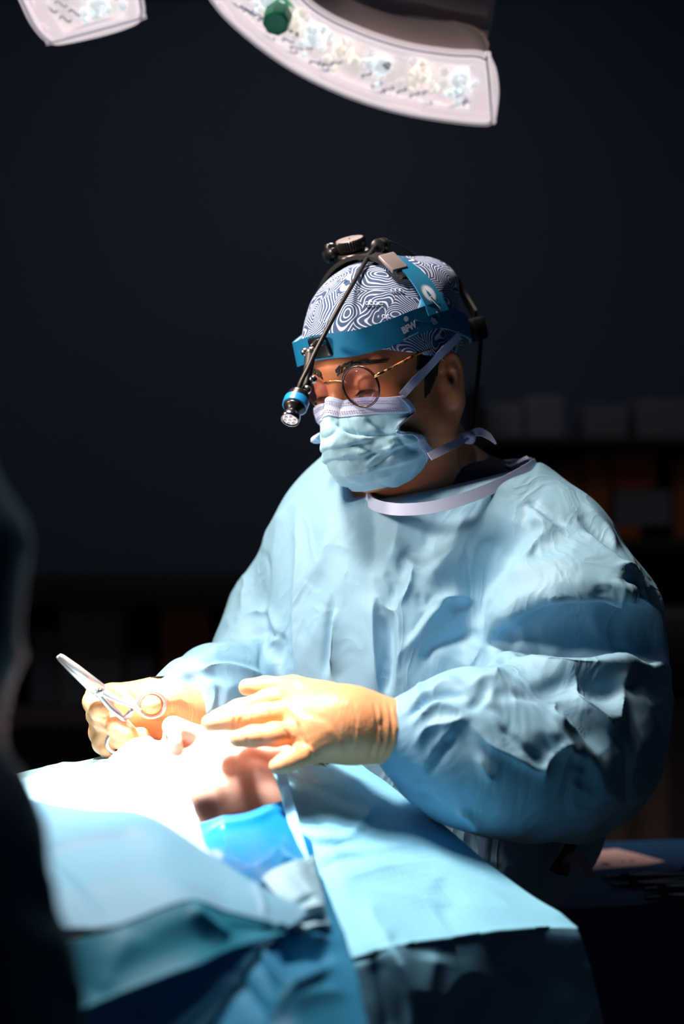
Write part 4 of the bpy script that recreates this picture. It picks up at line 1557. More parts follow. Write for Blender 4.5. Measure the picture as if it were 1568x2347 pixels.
lv, lq = mesh_sdf(lhand_sdf, P(440, 1800, 1.32) - [0, .02, 0], P(955, 1535, 1.46) + [.02, 0, .005], .0015, 2)
ln = normals(lv, lq)
cre = []
for i in range(9):
    x = 752 + i * 26
    cre.append((h1((x - 20, 300 + i * 10), (x + 20, 380 + i * 8), (x + 62, 480 + i * 5), (x + 78, 590 + i * 3)), .85, 2.6, 2.2))
for i in range(7):
    x = 1128 + i * 17
    cre.append((h1((x, 215 + i * 3), (x + 22, 330), (x + 14, 470), (x - 22, 590 + i * 5)), .8 - .05 * i, 2.5, 2.2))
for i in range(9):
    x = 1265 + i * 26
    cre.append((h1((x - 10, 250), (x + 14 - 6 * (i % 3), 360 + 18 * (i % 2)), (x - 6 + 9 * (i % 2), 520), (x - 40, 640)), .9 if i % 2 else -.7, 4.0, 3.0))
cre += [(h1((1320, 350), (1290, 440), (1330, 520)), -1.3, 7, 6), (h1((1400, 380), (1440, 470), (1400, 560)), 1.2, 6, 6),
        (h1((700, 290), (760, 420), (800, 540), (850, 620)), 1.1, 3.5, 3.5), (h1((640, 250), (710, 330), (740, 400)), 1.1, 4, 3),
        (h1((730, 380), (760, 480), (820, 560)), -1.2, 4, 3), (h1((690, 450), (720, 520), (700, 570)), 1.0, 5, 4),
        (h1((300, 330), (290, 400), (300, 440)), -.9, 3, 3), (h1((470, 300), (490, 340), (500, 380)), .8, 3, 3), (h1((400, 300), (400, 350), (410, 390)), .7, 3, 3),
        (h1((350, 330), (330, 380), (320, 430)), -.7, 3, 3), (h1((540, 290), (545, 330), (560, 380)), -.7, 3, 3),
        (h1((430, 240), (400, 270), (430, 290)), -.6, 4, 4), (h1((570, 150), (600, 170), (640, 160)), -.6, 3, 3),
        (h1((370, 480), (385, 510), (400, 540)), -.6, 3, 3), (h1((640, 420), (670, 470), (700, 520)), -.9, 4, 3)]
for i in range(8):
    x = 1000 + i * 16
    cre.append((h1((x, 150 + i * 8), (x + 20, 300), (x + 30, 450), (x + 6, 600)), .35, 2.0, 2.0))
lv = sculpt(lv, ln, [(p_, a_ * 1.7, l_, r_) for p_, a_, l_, r_ in cre], .03)
lv = lv + ln * (noise(lv * 160) * .00022)[:, None]
glove = obj('glove', (lv, lq), M['latex'], person, label='cream glove of the open near hand')
_cx = unit(P(939, 1685, 1.391) - P(815, 1663, 1.380) + np.array([0, 0, .006]))
_a, _b, _c = frame_from(_cx)
obj('rolled_cuff', tube([P(938, 1685, 1.391) + .0320 * (_a * math.cos(t) + _b * math.sin(t)) for t in np.linspace(0, 2 * math.pi, 40, endpoint=False)], .0013, 6, closed=True), M['latex'], glove)


def h2(x, y, d):
    return P(110 + .236 * x, 1480 + .236 * y, d)


def rhand_sdf(p):
    wr = h2(1230, 610, 1.530)
    palm = cap(p, wr, h2(1100, 600, 1.525), .0245, .026)
    for a, b, r0, r1 in (((1120, 520), (620, 500), .021, .013), ((1100, 590), (560, 590), .024, .0135), ((1080, 680), (600, 740), .024, .014), ((1050, 740), (640, 860), .022, .014)):
        palm = smin(palm, cap(p, h2(*a, 1.535), h2(*b, 1.538), r0, r1), .02)
    d = palm
    # fingers leave the far side of the palm, bend at the left and come back towards the camera
    d = smin(d, chain(p, [h2(620, 480, 1.535), h2(470, 500, 1.515), h2(455, 545, 1.485), h2(500, 640, 1.468)], [.0125, .0125, .0118, .0105], .006), .005)
    d = smin(d, chain(p, [h2(600, 600, 1.535), h2(480, 660, 1.515), h2(540, 720, 1.488), h2(690, 790, 1.468), h2(780, 850, 1.462)], [.0125, .0118, .0112, .0105, .0092], .006), .0035)
    d = smin(d, chain(p, [h2(620, 760, 1.535), h2(520, 800, 1.510), h2(600, 880, 1.487), h2(760, 920, 1.470), h2(900, 880, 1.470)], [.0125, .0115, .0110, .0105, .0095], .006), .0035)
    d = smin(d, chain(p, [h2(660, 860, 1.535), h2(500, 850, 1.508), h2(530, 950, 1.490), h2(570, 1010, 1.480)], [.0115, .0105, .0098, .0085], .006), .0035)
    # thumb through the upper ring, pointing at the camera
    d = smin(d, chain(p, [h2(1230, 560, 1.515), h2(1130, 540, 1.490), h2(1035, 565, 1.468), h2(1004, 572, 1.452)], [.0175, .0145, .0118, .0100], .006), .012)
    d = smin(d, chain(p, [h2(1230, 610, 1.530), h2(1330, 640, 1.535), h2(1425, 660, 1.545)], [.0240, .0255, .0275], .008), .012)
    return smax(d, (p - h2(1432, 660, 1.546)) @ unit(h2(1432, 660, 1.546) - h2(1230, 610, 1.530)), .003)


rv, rq = mesh_sdf(rhand_sdf, P(190, 1740, 1.44) - [0.01, .01, 0.01], P(470, 1560, 1.58) + [.02, 0, .01], .0015, 2)
rn = normals(rv, rq)


def h2p(*pts):
    return [(110 + .236 * x, 1480 + .236 * y) for x, y in pts]


cre = []
for i in range(8):
    x = 1195 + i * 28
    cre.append((h2p((x - 20, 470 + i * 4), (x + 14, 560 + i * 6), (x + 8, 680 + i * 6), (x - 20, 770)), .8, 2.2, 2.2))
cre += [(h2p((690, 440), (740, 520), (830, 580)), .9, 4, 3), (h2p((770, 450), (830, 510), (880, 540)), -.8, 3, 3), (h2p((600, 600), (630, 560), (625, 500)), .9, 4, 3),
        (h2p((1100, 470), (1170, 540), (1170, 620)), 1.0, 3, 3), (h2p((1060, 700), (1130, 690), (1190, 620)), .8, 3, 3), (h2p((700, 800), (720, 850), (700, 900)), 1.0, 3, 3),
        (h2p((520, 690), (570, 700), (600, 670)), -1, 3, 3), (h2p((490, 740), (540, 780), (560, 760)), -.9, 3, 3)]
rv = sculpt(rv, rn, [(p_, a_ * 1.4, l_, r_) for p_, a_, l_, r_ in cre], .03)
rglove = obj('glove', (rv, rq), M['latex'], person, label='cream glove closed on the needle holder')
_cx = unit(h2(1432, 660, 1.546) - h2(1230, 610, 1.530))
_a, _b, _c = frame_from(_cx)
obj('rolled_cuff', tube([h2(1430, 660, 1.546) + .0270 * (_a * math.cos(t) + _b * math.sin(t)) for t in np.linspace(0, 2 * math.pi, 40, endpoint=False)], .0013, 6, closed=True), M['latex'], rglove)

# ------------------------------------------------------------------ needle holder
M['instrument'] = mat('satin_steel', (.66, .60, .58), .32, metal=.75)
nh = empty('needle_holder', 'steel needle holder with bloody jaws, pointing up out of the closed glove', 'forceps', h2(520, 440, 1.462))
for s, (e0, e1) in ((1, ((110, 88), (515, 420))), (-1, ((90, 100), (470, 440)))):
    a, b = h2(*e0, 1.452 - .001 * s), h2(*e1, 1.460)
    n_ = unit(np.cross(b - a, [0, 1, 0]))
    jaw = obj('jaw', tube([a, a * .93 + b * .07, a * .6 + b * .4, b], [.0018, .0030, .0046, .0058], 10), M['instrument'], nh)
    if s > 0:
        jaw_a, jaw_b, jaw_j = a, b, jaw
bj = obj('box_joint', lathe(h2(505, 440, 1.456), (0, 1, 0), [(-.001, .004), (0, .0058), (.006, .0058), (.007, .004)], 18), M['instrument'], nh, sharp=40)
obj('pivot_screw', lathe(h2(505, 440, 1.4545), (0, 1, 0), [(-.0006, .0018), (.001, .0022)], 12), M['dark_steel'], bj)
obj('shank', tube([h2(515, 435, 1.460), h2(660, 520, 1.456), h2(830, 585, 1.452), h2(900, 640, 1.450)], [.0046, .0036, .0032, .0030], 10, 20), M['instrument'], nh)
obj('shank', tube([h2(490, 455, 1.462), h2(600, 590, 1.462), h2(720, 700, 1.462), h2(745, 800, 1.470), h2(690, 880, 1.478)], [.0046, .0038, .0036, .0032, .0030], 10, 24), M['instrument'], nh)
cR = h2(1008, 572, 1.453)
obj('finger_ring', tube([cR + np.array([math.cos(t) * .0132, .002 * math.cos(t), math.sin(t) * .0128]) for t in np.linspace(0, 2 * math.pi, 36, endpoint=False)], .0024, 8, closed=True), M['instrument'], nh)
obj('ring_arm', tube([h2(845, 585, 1.452), h2(880, 530, 1.452), h2(930, 475, 1.452)], .0027, 8, 10), M['instrument'], nh)
cR = h2(735, 940, 1.476)
obj('finger_ring', tube([cR + np.array([math.cos(t) * .0165, .004 * math.cos(t), math.sin(t) * .0125]) for t in np.linspace(0, 2 * math.pi, 36, endpoint=False)], .0024, 8, closed=True), M['instrument'], nh)
obj('ratchet', tube([h2(835, 600, 1.453), h2(795, 660, 1.456), h2(745, 705, 1.461)], [.0034, .0036, .0030], 6), M['instrument'], nh)
bl = []
rb = random.Random(3)
for k, (t, r) in enumerate(((.10, .0016), (.16, .0018), (.22, .0022), (.26, .0015), (.31, .0024), (.36, .0018))):
    c_ = jaw_a * (1 - t) + jaw_b * t
    rad = .0012 + .0032 * min(1, t * 1.6)
    o_ = unit(np.array([-.45, -.8, -.55]))
    obj('blood_stain', lathe(c_ + o_ * (rad * .80), o_, [(-.0002, r), (.0003, r * .8), (.0005, r * .2)], 9, wob=.25), M['blood'], jaw_j)

# ------------------------------------------------------------------ patient
PF = unit(np.array([-.16, -.20, 1.0]))
PU = np.array([.955, .28, 0]); PU = unit(PU - PF * (PU @ PF))
PL = np.cross(PU, PF)
PM = np.array([PL, PF, PU])
PE = P(392, 1642, 1.425) - (np.array([0, .0385, -.043]) @ PM)


def Pl(V):
    return PE + np.asarray(V, float) @ PM


def patient_sdf(p):
    q = (p - PE) @ PM.T
    d = head_sdf(q, closed=True)
    d = smin(d, cap(p, Pl((0, -.085, -.06)), Pl((0, -.115, -.30)), .055, .06), .03)
    d = smin(d, ell(p, Pl((0, -.15, -.40)), (.20, .13, .10)), .05)
    return d


pv = largest(*mesh_sdf(patient_sdf, PE - [.40, .16, .27], PE + [.20, .20, .08], .0024, 2))
patient = obj('person', pv, M['pale_skin'], label='patient lying face up between the drapes, only the nose, cheek and temple bare', cat='person')
for s in (-1, 1):
    c = Pl((.032 * s, -.0125, 0))
    obj('eye', lathe(c, unit(np.array([0, .9, -.4])) @ PM, [(.0130 * math.sin(t), .0130 * math.cos(t)) for t in np.linspace(-1.2, 1.5, 12)], 16), M['eye'], patient)


def pat_surf(a, off):
    """Seat head-frame points on the patient's skin along the direction away from the skull centre."""
    a = np.asarray(a, float)
    c = np.array([0, -.085, .02])
    v_ = unit(a - c)
    lo_, hi_ = np.full(len(a), .02), np.full(len(a), .16)
    for _ in range(14):
        m_ = (lo_ + hi_) / 2
        s_ = head_sdf(c + v_ * m_[:, None], closed=True, ears=False) < 0
        lo_, hi_ = np.where(s_, m_, lo_), np.where(s_, hi_, m_)
    return Pl(c + v_ * (lo_ + off)[:, None])


rb = random.Random(8)
pts, off = [], []
while len(pts) < 4200:
    x0 = -1 if rb.random() < .9 else 1
    z = .030 + rb.random() * .085
    y = -.14 + rb.random() * .135
    if z < .047 + max(0, (y + .035)) * .9 - max(0, -.05 - y) * .45 + rb.random() * .014:
        continue
    x = x0 * (.075 * math.sqrt(max(0, 1 - ((z - .032) / .095) ** 2)) + .002)
    dv = np.array([0, -.006 - .004 * rb.random(), .005])
    for t in (0, 1, 2.2):
        pts.append(np.array([x, y, z]) + dv * t)
        off.append(.0008 + .0015 * t * rb.random())
hp = pat_surf(pts, np.array(off)).reshape(-1, 3, 3)
obj('hair', join(*[tube(h, [.0006, .0006, .0002], 3, caps=False) for h in hp]), M['light_hair'], patient, kind='stuff')
pts = []
for k in range(110):
    t = rb.random()
    a = np.array([-(.012 + t * .04), .012 - t * t * .022, .020 + .006 * math.sin(t * 2.4) + (rb.random() - .5) * .006])
    pts += [a + np.array([-.005, -.002, .001]) * q_ for q_ in (0, .6, 1.2)]
hp = pat_surf(pts, np.full(len(pts), .0006)).reshape(-1, 3, 3)
obj('eyebrow', join(*[tube(h, [.0004, .0004, .0001], 3, caps=False) for h in hp]), M['light_hair'], patient, kind='stuff')


# ------------------------------------------------------------------ drapes on the table
def drape(name, rows, nu, nv, material, label, th=.0015, folds=(), amp=.002, scale=14, group=None, uvs=None):
    V, Q, uv = patch([A(*r) for r in rows], nu, nv)
    N = normals(V, Q)
    if (N @ np.array([0, -.4, 1.])).mean() < 0:
        Q = Q[:, ::-1]
        N = -N
    if folds:
        V = sculpt(V, N, folds, .08)
    V = V + N * (crumple(V, scale, .6) * amp + noise(V * 50) * .0004)[:, None]
    return obj(name, (V, Q, uv), material, label=label, cat='drape', group=group, mods=[('thickness', 'SOLIDIFY', {'thickness': th, 'offset': -1})])


def quilted(name, col, nx, ny):
    """Absorbent sheet pressed into rows of small dimples."""
    m = mat(name, col, .62, spec=.3, nscale=30, nstr=.06)
    nt, b = nodes_of(m)
    uv = nt.nodes.new('ShaderNodeUVMap')
    mp = nt.nodes.new('ShaderNodeMapping'); mp.inputs['Scale'].default_value = (nx, ny, 1)
    v = nt.nodes.new('ShaderNodeTexVoronoi'); v.inputs['Scale'].default_value = 1; v.inputs['Randomness'].default_value = .12
    bp = nt.nodes.new('ShaderNodeBump'); bp.inputs['Strength'].default_value = .42; bp.inputs['Distance'].default_value = .0012
    sp = nt.nodes.new('ShaderNodeSeparateXYZ'); mr = nt.nodes.new('ShaderNodeMapRange')      # the hanging part is pulled smooth
    mr.inputs[1].default_value = .54; mr.inputs[2].default_value = .62; mr.inputs[3].default_value = .42; mr.inputs[4].default_value = 0
    nt.links.new(uv.outputs[0], sp.inputs[0]); nt.links.new(sp.outputs[1], mr.inputs[0]); nt.links.new(mr.outputs[0], bp.inputs['Strength'])
    nt.links.new(uv.outputs[0], mp.inputs[0]); nt.links.new(mp.outputs[0], v.inputs['Vector'])
    nt.links.new(v.outputs['Distance'], bp.inputs['Height']); nt.links.new(bp.outputs[0], b.inputs['Normal'])
    return m


M['quilt'] = quilted('quilted_blue_sheet', (.22, .60, .86), 34, 60)
head_sheet = drape('head_sheet', [
    [(634, 1768, 1.362), (680, 1750, 1.400), (735, 1738, 1.440), (775, 1732, 1.480), (806, 1732, 1.515)],
    [(653, 1850, 1.335), (735, 1825, 1.370), (800, 1808, 1.405), (850, 1800, 1.440), (892, 1795, 1.475)],
    [(692, 1992, 1.270), (790, 1950, 1.310), (880, 1925, 1.345), (955, 1905, 1.380), (1020, 1893, 1.415)],
    [(736, 2110, 1.200), (850, 2060, 1.240), (960, 2035, 1.280), (1070, 2015, 1.315), (1165, 2005, 1.350)],
    [(772, 2188, 1.150), (900, 2150, 1.185), (1035, 2128, 1.225), (1180, 2112, 1.265), (1306, 2108, 1.300)],
    [(778, 2214, 1.138), (905, 2180, 1.172), (1042, 2152, 1.212), (1190, 2134, 1.252), (1330, 2142, 1.288)],
    [(792, 2300, 1.130), (930, 2280, 1.168), (1062, 2255, 1.212), (1210, 2240, 1.256), (1362, 2250, 1.294)],
    [(805, 2420, 1.124), (950, 2420, 1.170), (1085, 2420, 1.216), (1240, 2420, 1.262), (1400, 2420, 1.302)],
], 130, 170, M['quilt'], 'quilted pale blue sheet sloping from the bare temple down to the table corner', folds=[
    ([(680, 1905), (740, 1925), (800, 1915), (850, 1860), (885, 1825)], 4, 16, 9),
    ([(690, 1915), (745, 1938), (805, 1925)], -4, 6, 7),
    ([(720, 1960), (800, 1955), (900, 1935), (960, 1925)], 3, 14, 14),
    ([(730, 1985), (800, 1968), (850, 1960)], -3, 6, 8),
    ([(760, 2030), (850, 1995), (930, 1980), (990, 1975)], 4, 20, 14),
    ([(840, 2060), (860, 2120), (900, 2160)], 5, 26, 14),
    ([(1000, 2010), (1040, 2060), (1000, 2090)], -4, 40, 40),
    ([(740, 1880), (760, 1950), (800, 2060)], 2, 30, 20),
    ([(890, 2165), (915, 2220), (935, 2300), (940, 2400)], 7, 12, 8),
    ([(860, 2180), (890, 2300), (900, 2400)], -5, 16, 16),
    ([(1000, 2180), (980, 2300)], 5, 40, 30),
    ([(780, 2205), (830, 2195), (880, 2180)], -3, 5, 8),
], amp=.0022)
# hem along the free edge of the sheet
_he = A((636, 1768, 1.3595), (655, 1850, 1.3325), (694, 1992, 1.2675), (738, 2110, 1.1975), (774, 2190, 1.147), (781, 2216, 1.1355), (795, 2300, 1.1255), (808, 2420, 1.1175))
_hn = unit(np.array([-.35, -.55, .75]))
obj('hem', ribbon(_he + unit(np.array([1, .2, 0])) * .004 + _hn * .0012, [_hn] * 8, .010, .0012, 90), M['quilt'], head_sheet, sharp=40)

drape('plastic_sheet', [
    [(440, 1880, 1.300), (520, 1868, 1.305), (600, 1848, 1.325), (680, 1822, 1.375)],
    [(440, 1935, 1.250), (530, 1925, 1.255), (610, 1910, 1.280), (700, 1885, 1.335)],
    [(450, 1990, 1.190), (540, 1975, 1.200), (630, 1965, 1.232), (725, 1960, 1.290)],
    [(520, 2050, 1.150), (590, 2025, 1.160), (660, 2010, 1.180), (745, 2020, 1.255)],
], 70, 60, M['plastic_drape'], 'shiny saturated cyan sheet under the bare temple', folds=[
    ([(480, 1900), (560, 1880), (640, 1852)], 4, 8, 8), ([(560, 1985), (620, 1965), (650, 1925), (675, 1900)], 5, 10, 16), ([(500, 1945), (560, 1955), (600, 1990)], -4, 14, 10)], amp=.003)

drape('cheek_towel', [
    [(-80, 1800, 1.560), (60, 1766, 1.555), (170, 1740, 1.540), (262, 1723, 1.510), (330, 1717, 1.478)],
    [(-80, 1822, 1.430), (60, 1793, 1.425), (180, 1766, 1.418), (292, 1750, 1.405), (398, 1765, 1.378)],
    [(-80, 1855, 1.325), (60, 1828, 1.325), (190, 1808, 1.325), (322, 1806, 1.315), (434, 1830, 1.300)],
    [(-80, 1900, 1.255), (80, 1880, 1.255), (220, 1868, 1.252), (352, 1878, 1.243), (468, 1918, 1.228)],
    [(-80, 1980, 1.190), (90, 1950, 1.195), (245, 1935, 1.195), (385, 1945, 1.185), (500, 1988, 1.172)],
], 120, 110, M['towel'], 'white-lit fluffy cyan towel over the covered cheek', folds=[
    ([(120, 1830), (170, 1790), (205, 1750)], 7, 10, 20), ([(60, 1800), (110, 1795), (160, 1790)], -6, 14, 14), ([(135, 1770), (140, 1815)], -4, 6, 6),
    ([(360, 1775), (385, 1800), (410, 1810)], -4, 5, 8), ([(330, 1760), (420, 1860), (460, 1930)], 3, 20, 10)], amp=.003, scale=22)

M['flap2'] = M['flap']
drape('folded_flap', [
    [(0, 1820, 1.210), (60, 1828, 1.200), (190, 1848, 1.185), (340, 1866, 1.170), (480, 1955, 1.130), (600, 2030, 1.100), (706, 2090, 1.078)],
    [(20, 1935, 1.130), (95, 1942, 1.120), (220, 1920, 1.125), (352, 1895, 1.130), (490, 1975, 1.108), (605, 2040, 1.086), (700, 2098, 1.072)],
    [(60, 2040, 1.060), (130, 2030, 1.055), (240, 2010, 1.062), (370, 1985, 1.070), (510, 2035, 1.072), (615, 2075, 1.068), (686, 2110, 1.066)],
    [(90, 2120, 1.000), (160, 2122, .998), (262, 2118, 1.002), (428, 2060, 1.022), (525, 2088, 1.040), (610, 2108, 1.050), (662, 2122, 1.055)],
], 120, 90, M['flap'], 'flat pale blue drape flap folded over itself, blurred in front of the towel', folds=[
    ([(95, 1942), (220, 1918), (345, 1894)], 4, 6, 10), ([(110, 1960), (190, 2045), (262, 2122)], -4, 7, 7), ([(580, 2010), (600, 2060), (608, 2100)], 3, 6, 6),
    ([(600, 2000), (640, 2040), (690, 2080)], 3, 14, 8), ([(120, 1955), (200, 2050), (266, 2126)], 3, 8, 14)], amp=.0012, scale=10)

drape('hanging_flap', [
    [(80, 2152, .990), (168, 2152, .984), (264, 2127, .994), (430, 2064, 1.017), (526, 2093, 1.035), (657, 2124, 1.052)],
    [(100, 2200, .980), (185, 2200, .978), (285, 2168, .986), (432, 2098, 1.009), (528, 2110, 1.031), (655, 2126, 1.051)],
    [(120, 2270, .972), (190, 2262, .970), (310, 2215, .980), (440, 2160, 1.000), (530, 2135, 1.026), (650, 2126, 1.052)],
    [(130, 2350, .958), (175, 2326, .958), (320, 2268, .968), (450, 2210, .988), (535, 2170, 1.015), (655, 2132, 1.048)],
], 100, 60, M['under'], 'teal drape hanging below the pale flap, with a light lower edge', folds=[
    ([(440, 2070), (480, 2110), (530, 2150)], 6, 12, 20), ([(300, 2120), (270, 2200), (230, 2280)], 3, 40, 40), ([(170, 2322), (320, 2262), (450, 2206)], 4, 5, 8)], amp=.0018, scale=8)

drape('table_cover', [
    [(60, 2180, 1.060), (250, 2150, 1.075), (420, 2110, 1.090), (560, 2060, 1.110), (640, 2010, 1.150), (740, 2000, 1.200)],
    [(90, 2270, 1.040), (260, 2240, 1.045), (430, 2190, 1.055), (570, 2120, 1.075), (690, 2075, 1.115), (770, 2080, 1.165)],
    [(120, 2360, 1.020), (280, 2330, 1.025), (450, 2280, 1.030), (590, 2170, 1.045), (690, 2160, 1.065), (800, 2170, 1.105)],
    [(140, 2460, 1.010), (300, 2440, 1.012), (470, 2380, .985), (600, 2290, .985), (700, 2260, 1.000), (830, 2260, 1.050)],
    [(150, 2600, 1.000), (310, 2600, 1.002), (490, 2540, .930), (610, 2430, .920), (720, 2400, .935), (860, 2400, .985)],
], 120, 110, M['deep'], 'deep blue table cover hanging in folds at the bottom', folds=[
    ([(560, 2140), (600, 2180), (640, 2250), (670, 2300)], 8, 14, 10), ([(600, 2160), (680, 2150), (760, 2155)], 8, 8, 14), ([(640, 2190), (700, 2180), (770, 2190)], -9, 12, 12),
    ([(770, 2210), (720, 2240), (670, 2290), (620, 2350)], 12, 10, 22), ([(520, 2200), (560, 2260), (620, 2330)], -6, 18, 18), ([(640, 2340), (720, 2280), (800, 2270)], 6, 20, 20)], amp=.004, scale=9)

drape('gathered_towel', [
    [(600, 2010, 1.150), (640, 1984, 1.160), (690, 1968, 1.185), (720, 1960, 1.205)],
    [(620, 2035, 1.120), (660, 2010, 1.135), (710, 2010, 1.165), (735, 2020, 1.185)],
    [(660, 2070, 1.095), (700, 2050, 1.115), (735, 2050, 1.145), (752, 2065, 1.165)],
    [(680, 2105, 1.078), (715, 2092, 1.100), (750, 2092, 1.128), (768, 2105, 1.150)],
    [(690, 2140, 1.070), (725, 2128, 1.092), (765, 2130, 1.120), (785, 2145, 1.142)],
], 70, 80, M['towel'], 'small bunched pale towel between the flap and the quilted sheet', folds=[
    ([(640, 2075), (690, 2060), (730, 2050)], -5, 6, 6), ([(670, 2095), (720, 2082), (750, 2080)], 6, 8, 8), ([(660, 2120), (700, 2105), (760, 2095)], -6, 7, 7), ([(700, 2125), (760, 2118)], 5, 7, 7)], amp=.003, scale=24)

# the operating table carrying patient and drapes
ot = empty('operating_table', 'draped operating table under the patient', 'table', P(300, 2400, 1.32) * [1, 1, 0])
TZ = ZC - .56
obj('mattress', box((-.36, 1.33, TZ), (1.10, .36, .07), bev=.02), M['rubber'], ot, sharp=50)
obj('table_top', box((-.36, 1.33, TZ - .055), (1.12, .36, .035), bev=.008), M['dark_steel'], ot, sharp=50)
obj('column', box((-.36, 1.33, (TZ - .07) / 2 + .05), (.22, .22, TZ - .17), bev=.02), M['dark_steel'], ot, sharp=50)
obj('base', box((-.36, 1.33, .05), (.8, .36, .10), bev=.03), M['dark_steel'], ot, sharp=50)
obj('head_cushion', box(Pl((0, -.232, .02)), (.20, .18, .09), bev=.03), M['rubber'], ot, sharp=50)


# ------------------------------------------------------------------ surgical lamps
LAMP_P = P(850, 150, 1.90)
LN = unit(FIELD - LAMP_P)                 # the lamps face the operating field
LX = unit(np.cross(LN, [0, 1, 0]))


def on_plane(pts, p0, n, lift=0.0):
    out = []
    for px, py in pts:
        d = P(px, py, 1.) - EYE
        t = ((p0 - n * lift - EYE) @ n) / (d @ n)
        out.append(EYE + d * t)
    return np.array(out)


M['clear'] = mat('clear_plastic', (.80, .74, .78), .18, spec=.6, trans=.35, emit=(1, .90, .92), estr=.36)
M['diffuser'] = mat('lamp_reflector', (.70, .66, .66), .25, spec=.6, emit=(1, .88, .86), estr=.47, bump=.9, bscale=45, nscale=50, nstr=.35, bdist=.012)
M['cool'] = mat('cool_led_lens', (.8, .86, .9), .08, spec=.8, emit=(.85, .95, 1.0), estr=.62)
M['warm'] = mat('warm_led_lens', (.95, .85, .75), .08, spec=.8, emit=(1.0, .91, .80), estr=.62)
M['lens_clear'] = mat('clear_lens_block', (.85, .83, .85), .08, spec=.9, trans=.5, emit=(1, .95, .92), estr=.25)
M['lens_smoke'] = mat('smoke_lens_block', (.50, .45, .42), .15, spec=.8, trans=.4)
M['housing'] = mat('lamp_housing', (.55, .50, .55), .5, spec=.4)
M['green'] = mat('green_handle', (.010, .42, .20), .32, spec=.5)


